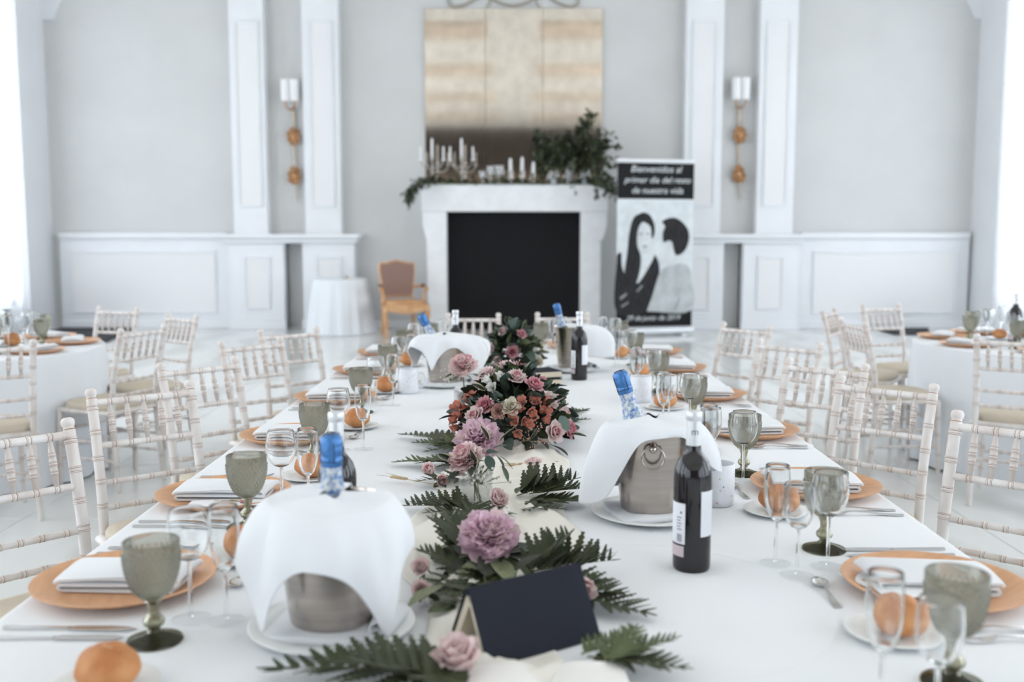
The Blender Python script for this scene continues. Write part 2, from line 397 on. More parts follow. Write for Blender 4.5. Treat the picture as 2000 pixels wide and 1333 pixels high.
wall_side(XL + .14, -4.72, -4.35, -3.83, -3.25, -2.70, -3.58, -3.29, -4.52, -2.40)
wall_side(XR - .06, 4.62, 4.22, 3.66, 3.11, 2.55, 3.46, 3.16, 4.40, 2.26)
for k, (x0, x1) in enumerate(((-2.5, -1.4), (1.35, 2.3))):
    b = struct(MB().bbox(x0, x1, YF - .04, YF, 0, .12, .01).build('baseboard_front' if k == 0 else 'baseboard_front.001', 'wall_white', smooth=False))

# ------------------------------------------------------------------ fireplace, mirror, things on the mantel
fp = thing('fireplace', 'white stone fireplace with a flat black panel in its opening', 'fireplace', (-.04, YF - .004, 0))
fx = lambda x: x + .04
MB().bbox(fx(-1.36), fx(-1.06), -.55, 0, 0, 1.8, .02).build('jamb', 'stone_white', fp, smooth=False)
MB().bbox(fx(.955), fx(1.26), -.55, 0, 0, 1.8, .02).build('jamb', 'stone_white', fp, smooth=False)
MB().bbox(fx(-1.43), fx(1.355), -.60, 0, 1.38 + .42, 2.2, .02).build('lintel', 'stone_white', fp, smooth=False)
for a, b in ((-1.42, -1.055), (.95, 1.345)):
    MB().prism([(fx(a), 1.8), (fx(a), 1.55), (fx(a) + .05, 1.38), (fx(b) - .05, 1.38), (fx(b), 1.55), (fx(b), 1.8)] if 0 else [(fx(a), 1.81), (fx(a), 1.6), (fx(a) + .06, 1.38), (fx(b) - .008, 1.38), (fx(b) - .008, 1.81)] if a < 0 else [(fx(a) + .008, 1.81), (fx(a) + .008, 1.38), (fx(b) - .06, 1.38), (fx(b), 1.6), (fx(b), 1.81)], -.575, -.02).build('corbel', 'stone_white', fp, smooth=False)
MB().box(fx(-1.065), fx(.96), -.34, -.30, 0, 1.81).build('black_panel', 'black_screen', fp, smooth=False)
mr = thing('wall_mirror', 'large frameless antiqued mirror in three panes above the mantel', 'mirror', (-.06, YF - .03, 2.24))
for x0, x1 in ((-1.355, -.43), (-.425, .45), (.455, 1.36)):
    MB().bbox(x0, x1, -.012, .012, 0, 2.64, .004).build('mirror_pane', 'mirror', mr, smooth=False)
so = thing('scroll_ornament', 'curled pale metal ornament on the wall over the mirror', 'ornament', (-.06, YF - .03, 4.93))
for s in (-1, 1):
    MB().tube(bezier([(s * .98, 0, .10), (s * .98, 0, .02), (s * .88, 0, -.03), (s * .7, 0, .02), (s * .45, 0, .14), (s * .2, 0, .03), (0, 0, -.02)], 6), .02, 6).build('scroll', 'iron', so)
    MB().tube(bezier([(s * .75, 0, .22), (s * .5, 0, .2), (s * .35, 0, .06), (s * .4, 0, -.04)], 6), .014, 6).build('scroll', 'iron', so)

MZ, MY = 2.2, 15.05
def candelabra():
    t = thing('candelabra', '', 'candelabra')
    MB().lathe([(.075, 0), (.08, .01), (.03, .03), (.012, .06), (.03, .1), (.012, .14), (.012, .24), (.028, .27), (.01, .3), (.01, .36), (.03, .39), (.03, .41), (.012, .42)], 12).build('stem', 'crystal', t)
    MB().lathe([(.018, .41), (.018, .66), (.006, .69)], 10).build('candle', 'shade', t)
    for a in (0, pi):
        p = bezier([(0, 0, .28), (.08 * cos(a), .02, .25), (.15 * cos(a), 0, .31), (.17 * cos(a), 0, .36)], 5)
        MB().tube(p, .01, 6).build('arm', 'crystal', t)
        MB().lathe([(.03, .36), (.034, .37), (.014, .38), (.014, .55), (.004, .57)], 10, (.17 * cos(a), 0, 0)).build('candle', 'shade', t)
    return t
place('cande', candelabra, 'glass candelabra at the mantel end nearest the armchair', (-1.27, MY, MZ))
place('cande', candelabra, 'glass candelabra next to the row of small candlesticks on the mantel', (-.83, MY, MZ))
def candlestick(h, r):
    def mk():
        t = thing('candlestick', '', 'candlestick')
        MB().lathe([(r * 1.3, 0), (r * 1.3, .012), (.012, .03), (.02, h * .25), (.012, h * .3), (r, h * .45), (r * .9, h * .5), (.015, h * .52)], 14).build('holder', 'crystal', t)
        MB().lathe([(r * .62, h * .5), (r * .62, h * .9), (r * .3, h)], 12).build('candle', 'shade', t)
        return t
    return mk
def goblet_holder(h, r):
    def mk():
        t = thing('glass_cup', '', 'glass cup')
        MB().lathe([(r, 0), (r, .01), (.012, .03), (.012, h * .4), (r * .6, h * .5), (r, h * .75), (r * 1.05, h), (r * .98, h), (r * .9, h * .75), (r * .3, h * .52)], 16, cap1=True).build('cup', 'crystal', t)
        MB().lathe([(r * .7, h * .56), (r * .7, h * .86)], 14).build('candle', 'shade', t)
        return t
    return mk
for x, h, k, lb in ((-.52, .2, 'c', 'short crystal candle cup beside the candelabra'), (-.40, .27, 'c2', 'tulip-shaped crystal candle cup on the mantel'), (-.27, .28, 'c3', 'wide flared crystal candle cup in the middle of the mantel')):
    place('cup' + k, goblet_holder(h, .05 if k != 'c3' else .062), lb, (x, MY - .05, MZ))
for x, h, lb in ((-.1, .39, 'taller candlestick beside the wide flared candle cup'), (.075, .41, 'tallest single candlestick in the middle of the mantel row'), (.243, .34, 'shorter single candlestick next to the trailing plant')):
    candlestick(h, .04)().location = (x, MY - .04, MZ)
    o = [o for o in COL.objects if o.name.startswith('candlestick') and o.get('label') == ''][-1]; o['label'] = lb
for x, lb in ((.55, 'clear glass jar partly behind the trailing plant stems'), (1.02, 'clear glass jar at the mantel end nearest the banner')):
    t = thing('glass_jar', lb, 'jar', (x, MY + .05, MZ))
    MB().lathe([(.07, 0), (.075, .02), (.075, .2), (.07, .22), (.066, .22), (.07, .2), (.07, .02), (.01, .012)], 18).build('jar', 'crystal', t)
    MB().lathe([(.055, .015), (.055, .12)], 14).build('candle', 'shade', t)

# leaves
def leaf_mb(l=1, w=.4, fold=.12, droop=.15, nu=4):
    mb = MB()
    def fn(u, v):
        s = u * 2 - 1; wd = w / 2 * sin(pi * (v * .93 + .04)) ** .75
        return (s * wd, v * l, abs(s) * fold * wd * 2 - droop * l * v * v)
    return mb.grid(fn, 2, nu)
def scatter_leaves(mb, pts, size, spread=1, n_mats=1, aspect=.45):
    for p, d in pts:
        l = size * random.uniform(.7, 1.25); q = V(d).normalized().to_track_quat('Y', 'Z') if V(d).length > 0 else Euler((0, 0, 0)).to_quaternion()
        M = Matrix.Translation(p) @ q.to_matrix().to_4x4() @ Matrix.Rotation(random.uniform(-1.2, 1.2), 4, 'Y') @ Matrix.Scale(l, 4)
        mb.merge(leaf_mb(1, aspect, .15, .2, 3), M, random.randrange(n_mats))
def rnd(s=1): return V((random.uniform(-s, s), random.uniform(-s, s), random.uniform(-s, s)))
ga = thing('leaf_garland', 'thin dark leaf garland lying along the mantel shelf', 'garland', (-.04, MY, MZ))
path = bezier([(-1.56, -.35, -.26), (-1.50, -.42, -.12), (-1.36, -.3, .02), (-1.0, .02, .03), (0, .04, .03), (1.0, .02, .03), (1.32, -.12, .02), (1.52, -.25, -.12)], 8)
MB().tube(path, .012, 6).build('vine', 'stem', ga)
mb = MB(); pts = []
for k in range(1300):
    i = random.randrange(len(path) - 1); p = path[i].lerp(path[i + 1], random.random()); end = abs(p.x) > 1.3
    pts.append((p + V((random.gauss(0, .035), random.gauss(0, .04), abs(random.gauss(0, .045)) if not end else random.gauss(0, .04))), rnd() + V((0, -.4, -.5 if end else .3))))
scatter_leaves(mb, pts, .06, n_mats=2); o = mb.build('leaves', ['leaf_dark', 'leaf_mid'], ga); o['kind'] = 'stuff'
pl = thing('trailing_plant', 'bushy dark green trailing plant in a glass vase on the mantel', 'plant', (.78, MY, MZ))
MB().lathe([(.06, 0), (.065, .02), (.05, .18), (.075, .34), (.07, .34), (.046, .18), (.055, .03), (.01, .02)], 16).build('vase', 'crystal', pl)
mb = MB(); st = MB(); pts = []
for k in range(78):
    a = random.uniform(0, 2 * pi); r = random.uniform(.03, .44); top = .34 + random.uniform(.05, .42) * (1.2 - r); q = V((r * cos(a) * 1.05, r * sin(a) * .6 - .02, top))
    end = q + V((cos(a) * .12, sin(a) * .08, -random.uniform(0, .35)))
    pth = bezier([(0, 0, .2), (q.x * .4, q.y * .4, top * .8), tuple(q), tuple(end)], 5); st.tube(pth, .004, 4)
    for j in range(26): 
        i = random.randrange(4, len(pth)); pts.append((pth[i] + rnd(.05), rnd() + V((cos(a), sin(a), -.3)) * .6))
for (dx, dz, hh) in ((.28, .62, .4), (.2, .55, .35), (-.44, .4, .3), (.5, .25, .35)):
    pth = bezier([(0, 0, .3), (dx * .6, -.05, dz * .8 + .1), (dx, -.05, dz + .33), (dx * 1.1, -.05, dz + hh)], 6); st.tube(pth, .005, 4)
    for j in range(70): i = random.randrange(6, len(pth)); pts.append((pth[i] + rnd(.06), rnd()))
for k in range(7):      # hanging tendrils and two airy sprays on the banner side
    x = random.uniform(-.25, .62); L0 = random.uniform(.2, .5)
    pth = bezier([(x * .6, -.1, .45), (x, -.3, .35), (x * 1.08, -.55, .1), (x * 1.1, -.6, .1 - L0 * .6)], 5); st.tube(pth, .003, 4)
    for j in range(26): i = random.randrange(4, len(pth)); pts.append((pth[i] + rnd(.03), rnd() + V((0, 0, -.5))))
for (ex, ez) in ((.75, .55), (.62, .75)):
    pth = bezier([(.1, 0, .4), (ex * .6, -.1, ez), (ex, -.1, ez - .03)], 6); st.tube(pth, .003, 4)
    for j in range(16): i = random.randrange(7, len(pth)); pts.append((pth[i] + rnd(.03), rnd()))
scatter_leaves(mb, pts, .075, n_mats=3, aspect=.55)
st.build('stems', 'stem', pl); o = mb.build('foliage', ['leaf_dark', 'leaf_mid', 'leaf_dark'], pl); o['kind'] = 'stuff'

# wall sconces
def sconce():
    t = thing('wall_sconce', '', 'wall lamp')
    for s in (-1, 1):
        sh = MB().lathe([(.062, 1.52), (.066, 1.53), (.068, 1.84), (.062, 1.84), (.06, 1.53)], 18, (s * .068, -.16, 0)).build('lamp_shade', 'shade', t)
        MB().tube(bezier([(0, -.03, 1.42), (s * .03, -.1, 1.40), (s * .068, -.16, 1.46), (s * .068, -.16, 1.56)], 5), .012, 6).build('arm', 'gilt', t)
    MB().tube([(.01, -.03, 1.46), (.02, -.03, 1.2), (.01, -.03, .9), (.03, -.03, .6), (.04, -.03, .3), (.06, -.03, .0)], [.03, .028, .022, .024, .022, .008], 8).build('ribbon_stem', 'gilt_pale', t)
    for z, f in ((1.0, 0), (.42, 1)):
        for k in range(7):
            a = 2 * pi * k / 7; r = .075
            mb = MB()
            for j in range(5):
                b = 2 * pi * j / 5; mb.sphere((.02 + r * cos(a) * .8 + .028 * cos(b), -.07 + .02 * sin(a * 2), z + r * sin(a) * 1.25 + .028 * sin(b) - .04 * f * (abs(cos(a)))), .026, 7, 4)
            mb.build('rosette', 'gilt', t)
        MB().sphere((.02, -.075, z - .02 * f), .05, 10, 6, (.9, .7, 1.3)).build('rosette', 'gilt', t)
    return t
place('sconce', sconce, 'gilded double-shade sconce in the wall recess on the armchair side', (-3.455, YF - .02, 1.96))
place('sconce', sconce, 'gilded double-shade sconce in the wall recess on the banner side', (3.39, YF - .02, 1.98))

# ------------------------------------------------------------------ armchair, small cloth table, banner, rug
ac = thing('armchair', 'gilded wooden armchair with brown upholstered back beside the fireplace', 'armchair', (-1.66, 14.35, 0), atan2(-.33, -.94))
for s in (-1, 1):
    MB().tube(bezier([(s * .29, .25, .45), (s * .31, .28, .34), (s * .285, .26, .15), (s * .29, .275, .02), (s * .30, .30, 0)], 5), [.04] * 5 + [.036] * 5 + [.026] * 5 + [.02] * 5 + [.026], 8).build('leg', 'gold_wood', ac)
    MB().tube(bezier([(s * .22, -.24, .45), (s * .23, -.27, .2), (s * .24, -.31, 0)], 5), .024, 8).build('leg', 'gold_wood', ac)
    MB().tube(bezier([(s * .235, -.29, .70), (s * .3, -.1, .71), (s * .335, .08, .70), (s * .335, .13, .67)], 5), .022, 8).build('armrest', 'gold_wood', ac)
    MB().tube(bezier([(s * .335, .11, .68), (s * .30, .08, .58), (s * .31, .12, .47)], 5), .022, 8).build('arm_support', 'gold_wood', ac)
    MB().sphere((s * .315, -.01, .725), .05, 10, 6, (.7, 1.7, .5)).build('arm_pad', 'pad_dark', ac)
MB().prism([(-.24, .38), (-.24, .46), (.24, .46), (.24, .38), (.12, .37), (0, .385), (-.12, .37)], -.27, -.22).build('seat_rail', 'gold_wood', ac, smooth=False)
MB().prism([(-.33, .38), (-.33, .47), (.33, .47), (.33, .38), (.18, .36), (0, .33), (-.18, .36)], .23, .29).build('seat_rail', 'gold_wood', ac, smooth=False)
for s in (-1, 1): MB().tube([(s * .235, -.25, .42), (s * .31, .26, .42)], .035, 6).build('seat_rail', 'gold_wood', ac)
MB().bbox(-.27, .27, -.24, .25, .44, .52, .05).build('seat_cushion', 'gold_wood', ac)
def back_pt(x, z): return (x, -.26 - (z - .5) * .16, z)
outl = [(-.20, .57), (.20, .57), (.215, .66), (.235, .8), (.255, .95), (.25, 1.03), (.16, 1.03), (.08, 1.05), (0, 1.065), (-.08, 1.05), (-.16, 1.03), (-.25, 1.03), (-.255, .95), (-.235, .8), (-.215, .66), (-.20, .57)]
MB().tube([back_pt(*p) for p in outl], .026, 8).build('back_frame', 'gold_wood', ac)
for s in (-1, 1): MB().tube([(s * .22, -.25, .42), back_pt(s * .20, .58)], .022, 8).build('back_post', 'gold_wood', ac)
mb = MB(); ring = [back_pt(*p) for p in outl[:-1]]; n = len(ring); cpt = V(back_pt(0, .82))
for dy in (-.02, .025): 
    mb.add([V(p) + V((0, dy, 0)) for p in ring] + [cpt + V((0, dy * 2, 0))], [(i, (i + 1) % n, n) for i in range(n)])
mb.build('back_panel', 'upholstery', ac)
def skirt(mb, r0, r1, z1, folds, amp, n=140, z0=.005, mi=0):
    def fn(u, v):
        a = 2 * pi * u; k = 1 - v; f = amp * k ** .7 * (sin(folds * a) + .5 * sin(folds * 1.7 * a + 1)); r = r0 + (r1 - r0) * k ** .8 + f
        return (r * cos(a), r * sin(a), z0 + (z1 - z0) * v)
    return mb.grid(fn, n, 10, mi, True)
st = thing('side_table', 'small round side table under a floor-length white cloth beside the armchair', 'table', (-2.62, 14.75, 0))
MB().lathe([(.36, .76), (.38, .77), (.38, .79), (.37, .795)], 32).build('tabletop', 'wood_beam', st)
MB().lathe([(.25, 0), (.25, .03), (.04, .05), (.04, .76)], 16).build('pedestal', 'wood_beam', st)
sc = thing('round_tablecloth', 'floor-length white cloth on the small table beside the armchair', 'tablecloth', (-2.62, 14.75, 0))
mb = MB(); skirt(mb, .39, .50, .80, 13, .018); mb.lathe([(.02, .812), (.3, .812), (.375, .808), (.39, .80)], 140, cap0=True, cap1=False)
mb.build('cloth', 'cloth_side', sc)
tag(MB().lathe([(.03, 0), (.05, .004), (.055, .012), (.02, .02), (.02, .05), (.0, .052)], 16).build('small_dish', 'gilt_pale', None, (-2.5, 14.6, .812)), 'tiny dish on the cloth of the small table beside the armchair', 'dish')

bn = thing('roll_up_banner', 'tall roll-up welcome banner with a black and white portrait of a couple', 'banner', (1.99, 14.45, 0), R(14))
BW = .585
MB().bbox(-BW - .03, BW + .03, -.09, .09, .02, .12, .03).build('base', 'aluminium', bn, smooth=False)
for s in (-1, 1): MB().bbox(s * .4 - .03, s * .4 + .03, -.2, .2, 0, .025, .008).build('foot', 'aluminium', bn, smooth=False)
MB().bbox(-BW, BW, -.006, .004, .11, 2.5, .002).build('sheet', 'banner_white', bn, smooth=False)
MB().bbox(-BW - .005, BW + .005, -.02, .02, 2.48, 2.53, .008).build('top_rail', 'wall_white', bn, smooth=False)
MB().tube([(0, .03, .1), (0, .03, 2.49)], .012, 8).build('pole', 'aluminium', bn)
ZT, ZB = 1.94, .35     # photo print between these heights
def pr(name, pts, m, layer):
    mb = MB(); mb.poly([(-BW + 2 * BW * u, -.007 - .0012 * layer, ZT - (ZT - ZB) * v) for u, v in pts]); return mb.build(name, m, bn, smooth=False)
def smooth2(pts, n=5): 
    c = [V((x, y, 0)) for x, y in pts]; c = c + [c[0]]; return [(p.x, p.y) for p in bezier(c, n)[:-1]]
MB().poly([(-BW, -.0072, 1.965), (BW, -.0072, 1.965), (BW, -.0072, 2.475), (-BW, -.0072, 2.475)]).build('title_panel', 'banner_black', bn, smooth=False)
MB().poly([(-BW, -.0072, .125), (BW, -.0072, .125), (BW, -.0072, .36), (-BW, -.0072, .36)]).build('date_panel', 'banner_black', bn, smooth=False)
pr('photo_print', [(0, 0), (1, 0), (1, 1), (0, 1)], 'print_bg', 0)
cr = lambda L: [((x - 75) / 560, (y - 385) / 755) for x, y in L]
pr('photo_print', smooth2(cr([(80, 745), (108, 740), (115, 830), (150, 900), (240, 940), (330, 765), (370, 775), (390, 880), (340, 1030), (300, 1140), (75, 1140), (75, 800)])), 'print_hair', 1)
pr('photo_print', smooth2(cr([(200, 880), (330, 750), (345, 770), (270, 900), (235, 930)])), 'print_skin', 2)
pr('photo_print', smooth2(cr([(262, 462), (310, 480), (345, 540), (350, 600), (330, 640), (300, 560), (260, 530), (228, 580), (222, 680), (250, 760), (245, 860), (210, 960), (150, 985), (130, 900), (150, 740), (165, 600), (195, 500)])), 'print_hair', 3)
pr('photo_print', smooth2(cr([(268, 527), (315, 560), (325, 620), (318, 680), (285, 740), (255, 720), (228, 660), (226, 590)])), 'print_skin', 4)
for pts in ([(232, 606), (262, 600), (262, 612), (236, 616)], [(285, 604), (318, 606), (316, 617), (288, 613)], [(258, 690), (300, 686), (292, 702), (268, 703)]): pr('photo_print', cr(pts), 'print_mid', 5)
pr('photo_print', smooth2(cr([(300, 1140), (340, 1030), (390, 880), (440, 830), (520, 810), (600, 830), (625, 900), (625, 1140)])), 'print_shirt', 2)
pr('photo_print', smooth2(cr([(400, 600), (415, 680), (380, 760), (395, 830), (470, 825), (540, 800), (530, 740), (480, 660)])), 'print_skin', 3)
pr('photo_print', smooth2(cr([(398, 525), (440, 505), (500, 500), (560, 535), (600, 590), (603, 660), (570, 730), (515, 758), (492, 720), (480, 670), (455, 655), (415, 665), (410, 600), (425, 560)])), 'print_hair', 4)
for pts in ([(110, 1100), (160, 1070), (165, 1082), (115, 1112)], [(100, 1040), (150, 1010), (152, 1025), (105, 1060)], [(220, 1000), (262, 955), (266, 968), (232, 1006)], [(500, 1130), (545, 1040), (552, 1040), (512, 1134)]): pr('photo_print', cr(pts), 'print_mid', 5)
def text(body, x, z, width, parent, y=-.0095, m='banner_white', shear=.0, font_scale=None, rot=(R(90), 0, 0), name='lettering'):
    cu = bpy.data.curves.new('txt', 'FONT'); cu.body = body; cu.align_x = 'CENTER'; cu.align_y = 'BOTTOM_BASELINE'; cu.size = 1; cu.shear = shear; cu.offset = .0
    o = bpy.data.objects.new('txt', cu); COL.objects.link(o); bpy.context.view_layer.update()
    dg = bpy.context.evaluated_depsgraph_get(); me = bpy.data.meshes.new_from_object(o.evaluated_get(dg)); w = o.dimensions.x
    bpy.data.objects.remove(o); me.materials.clear(); me.materials.append(MT[m]); k = width / w
    return put(name, me, parent, (x, y, z), rot, (k, k, k))
def line(body, x, z, width, shear):
    """one line of print, each word an object of its own"""
    def wd(t):
        cu = bpy.data.curves.new('txt', 'FONT'); cu.body = t; cu.size = 1; cu.shear = shear; o = bpy.data.objects.new('txt', cu); COL.objects.link(o); bpy.context.view_layer.update(); w = o.dimensions.x; bpy.data.objects.remove(o); return w
    tot = wd(body); k = width / tot; done = ''
    for w in body.split():
        done = (done + ' ' + w).strip(); ww = wd(w); text(w, x - width / 2 + (wd(done) - ww / 2) * k, z, ww * k, bn, shear=shear)
line('Bienvenidos al', 0, 2.345, .78, .25); line('primer día del resto', .02, 2.195, 1.02, .25); line('de nuestra vida', .02, 2.045, .78, .25)
line('29 de junio de 2019', -.02, .22, .84, .35)

tag(MB().prism([(-7.1, 15.45), (-5.95, 15.45), (-5.45, 12.75), (-7.1, 12.75)], 0, .02).build('floor_mat', 'rug_black', None, (0, 0, 0)), 'black mat on the floor behind the round table on the armchair side', 'mat')
o = COL.objects['floor_mat']
for vtx in o.data.vertices: vtx.co = (vtx.co.x, vtx.co.z, .001 + vtx.co.y)
o2 = MB().prism([(5.55, 15.45), (6.4, 15.45), (6.0, 14.45), (5.5, 14.45)], 0, .02).build('floor_mat', 'rug_black'); tag(o2, 'black mat on the floor behind the round table on the banner side', 'mat')
for vtx in o2.data.vertices: vtx.co = (vtx.co.x, vtx.co.z, .001 + vtx.co.y)

# ------------------------------------------------------------------ tables
TX0, TX1, TY0, TY1, TZ = -.905, .945, .45, 6.16, .75
bt = thing('banquet_table', 'long banquet table under the white cloth', 'table', (.02, 3.3, 0))
MB().bbox(-.9, .9, TY0 - 3.28, TY1 - 3.32, .70, .742, .01).build('tabletop', 'wood_beam', bt, smooth=False)
for x in (-.8, .8):
    for y in (-2.6, -.9, .9, 2.6): MB().tube([(x, y, 0), (x, y, .70)], .025, 8).build('leg', 'steel', bt)
def long_cloth():
    mb = MB(); hang = .21; rr = .012
    per = []
    n_long, n_short = 220, 76
    for i in range(n_long): per.append((TX1, TY0 + (TY1 - TY0) * i / n_long, 1, 0))
    for i in range(n_short): per.append((TX1 + (TX0 - TX1) * i / n_short, TY1, 0, 1))
    for i in range(n_long): per.append((TX0, TY1 + (TY0 - TY1) * i / n_long, -1, 0))
    for i in range(n_short): per.append((TX0 + (TX1 - TX0) * i / n_short, TY0, 0, -1))
    rows = []
    for k, (off, z) in enumerate([(-.012, TZ), (-.004, TZ - .001), (0, TZ - .006), (.003, TZ - .03), (.006, TZ - .1), (.01, TZ - hang)]):
        rows.append([])
        for i, (x, y, nx, ny) in enumerate(per):
            s = (x + y) * 9; w = .011 * (k / 5) ** 2 * (sin(s * 1.3) + .6 * sin(s * 2.9 + 1)) if k > 2 else 0
            rows[-1].append((x + nx * (off + w), y + ny * (off + w), z + (.004 * sin(s) if k == 5 else 0)))
    n = len(per); vs = [p for r in rows for p in r]; fs = [tuple(range(n))]
    for k in range(len(rows) - 1):
        for i in range(n): j = (i + 1) % n; fs.append((k * n + i, (k + 1) * n + i, (k + 1) * n + j, k * n + j))
    return mb.add(vs, fs)
tc_ = tag(long_cloth().build('tablecloth', 'tablecloth'), 'white cloth on the long banquet table set with flowers', 'tablecloth')
RT = {'a': ((-3.40, 5.95), 'armchair side'), 'b': ((3.40, 6.25), 'banner side')}
for k, ((cx, cy), side) in RT.items():
    t = thing('round_table', 'round dining table under a floor-length cloth on the %s of the hall' % side, 'table', (cx, cy, 0))
    MB().lathe([(.8, .70), (.83, .71), (.83, .735), (.82, .74)], 48).build('tabletop', 'wood_beam', t)
    for a in range(4): MB().tube([(.6 * cos(a * pi / 2), .6 * sin(a * pi / 2), 0), (.6 * cos(a * pi / 2), .6 * sin(a * pi / 2), .70)], .025, 8).build('leg', 'steel', t)
    mb = MB(); skirt(mb, .85, .875, .742, 17, .016, 220, .01); mb.lathe([(.3, .75), (.7, .75), (.84, .749), (.85, .742)], 220, cap1=False)
    c = thing('round_tablecloth', 'floor-length white cloth on the round table on the %s of the hall' % side, 'tablecloth', (cx, cy, 0)); mb.build('cloth', 'cloth_side', c)

# ------------------------------------------------------------------ chairs
def bamboo(pts, r, rings, n=8, end=None, mm=.001):
    """turned rod along pts with double ring marks at the given distances from the start"""
    pts = [V(p) for p in pts]; seg = [0]
    for a, b in zip(pts, pts[1:]): seg.append(seg[-1] + (b - a).length)
    tot = seg[-1]
    def at(d):
        for i in range(len(pts) - 1):
            if d <= seg[i + 1] or i == len(pts) - 2: return pts[i].lerp(pts[i + 1], (d - seg[i]) / (seg[i + 1] - seg[i]))
    prof = {0: (r if not callable(r) else r(0), 0)}
    rf = r if callable(r) else (lambda d: r)
    for i, d in enumerate(seg): prof.setdefault(d, (rf(min(1, d / tot)), 0))
    for c in rings:
        for o, k, m_ in ((-8, 1, 0), (-7, 1.13, 1), (-4.5, 1.13, 0), (-3.2, 1.03, 1), (-1, 1.06, 0), (1, 1.06, 0), (3.2, 1.03, 0), (4.5, 1.13, 1), (7, 1.13, 0), (8, 1, 1)):
            d = c + o * mm
            if 0 < d < tot: prof[d] = (rf(d / tot) * k, m_)
    ds = sorted(prof); rad = [prof[d][0] for d in ds]; ms = [prof[ds[i + 1]][1] for i in range(len(ds) - 1)]
    P = [at(d) for d in ds]
    if end:     # finial
        d = (pts[-1] - pts[-2]).normalized()
        for o, k, m_ in end: P.append(pts[-1] + d * o); rad.append(rf(1) * k); ms.append(m_)
    mb = MB(); mb.tube(P, rad, n, smi=ms); return mb
CM = ['chair_white', 'chair_wear']
def chiavari():
    t = thing('chiavari_chair', '', 'chair')
    hw = .165
    for s in (-1, 1):
        post = [(s * .172, -.225, 0), (s * .168, -.2, .25), (s * hw, -.19, .46), (s * hw, -.205, .62), (s * hw, -.24, .78), (s * hw, -.27, .885)]
        bamboo(post, lambda u: .0145 + .002 * u, [.14, .3, .42, .545, .625, .70, .785, .865], 10, [(.003, .88, 1), (.009, .86, 0), (.013, 1.06, 0), (.024, 1.1, 0), (.030, .95, 0), (.034, .6, 0)]).build('back_leg', CM, t)
        bamboo([(s * .185, .205, 0), (s * .182, .195, .25), (s * .18, .185, .445)], lambda u: .012 + .005 * u, [.12, .24, .34], 10).build('leg', CM, t)
    def yb(z): return -.19 - max(0, (z - .46)) ** 1.5 * .287
    def rail(name, z, r, rings): 
        bamboo([(-hw, yb(z), z), (hw, yb(z), z)], r, rings, 8).build(name, CM, t)
    sp = [.33 * k / 6 for k in range(1, 6)]
    rail('top_rail', .872, .0115, sp); rail('back_rail', .735, .0105, sp)
    rail('back_rail', .616, .0095, [.045, .11, .165, .22, .285]); rail('back_rail', .535, .0095, [.045, .11, .165, .22, .285])
    me = bamboo([(0, 0, 0), (0, 0, .137)], lambda u: .0062 + .0045 * sin(pi * u), [.045, .07, .095], 8, mm=.0007).mesh('spindle', CM)
    for x in sp:
        y0, y1 = yb(.735), yb(.872); put('spindle', me, t, (x - hw, y0, .735), (-atan2(y1 - y0, .137), 0, 0))
    MB().bbox(-.195, .195, -.2, .2, .425, .452, .012).build('seat_frame', 'chair_white', t)
    c = MB()
    def fn(u, v):
        a = 2 * pi * u; sx = abs(cos(a)) ** .5 * (1 if cos(a) > 0 else -1); sy = abs(sin(a)) ** .5 * (1 if sin(a) > 0 else -1)
        k, z = [(0.0, .455), (.97, .45), (1.0, .462), (1.0, .476), (.96, .488), (.8, .494), (0.01, .496)][int(round(v * 6))]
        return (sx * .19 * k, sy * .195 * k, z)
    c.grid(fn, 36, 6, 0, True); c.build('cushion', 'cushion', t)
    for z in (.17, .27):
        for s in (-1, 1): bamboo([(s * .172, -.21, z), (s * .183, .195, z)], .009, [.1, .2, .3], 8).build('stretcher', CM, t)
    for z in (.22, .32): bamboo([(-.183, .195, z), (.183, .195, z)], .009, [.1, .18, .26], 8).build('stretcher', CM, t)
    bamboo([(-.17, -.205, .25), (.17, -.205, .25)], .009, [.1, .17, .24], 8).build('stretcher', CM, t)
    return t
ORD = ['first', 'second', 'third', 'fourth', 'fifth', 'sixth', 'seventh']
def chair_from_tops(p, q, face, label):
    m = (V((*p, 0)) + V((*q, 0))) / 2; d = V((q[0] - p[0], q[1] - p[1], 0)).normalized(); f = V((d.y, -d.x, 0))
    if f.dot(V((*face, 0))) < 0: f = -f
    o = m + f * .27
    place('chair', chiavari, label, (o.x, o.y, 0), atan2(-f.x, f.y), 'whitewashed chiavari chairs')
left = [((-1.46, 2.44), (-1.225, 2.694)), ((-1.387, 3.217), (-1.14, 3.415)), ((-1.40, 3.90), (-1.185, 4.13)), ((-1.40, 4.72), (-1.19, 4.95)), ((-1.35, 5.33), (-1.14, 5.50))]
right = [((1.262, 2.82), (1.50, 2.60)), ((1.168, 3.567), (1.408, 3.344)), ((1.129, 4.1), (1.357, 3.886)), ((1.20, 4.90), (1.42, 4.67)), ((1.21, 5.85), (1.42, 5.58))]
for k, (p, q) in enumerate(left): chair_from_tops(p, q, (1, -.5), 'whitewashed chair turned beside the long table, armchair side, %s from the fireplace end' % ORD[4 - k])
for k, (p, q) in enumerate(right): chair_from_tops(p, q, (-1, -.5), 'whitewashed chair turned beside the long table, banner side, %s from the fireplace end' % ORD[4 - k])
chair_from_tops((-.44, 6.52), (-.135, 6.52), (0, -1), 'whitewashed chair at the head of the long table, nearer the armchair')
chair_from_tops((.145, 6.58), (.455, 6.58), (0, -1), 'whitewashed chair at the head of the long table, nearer the banner')
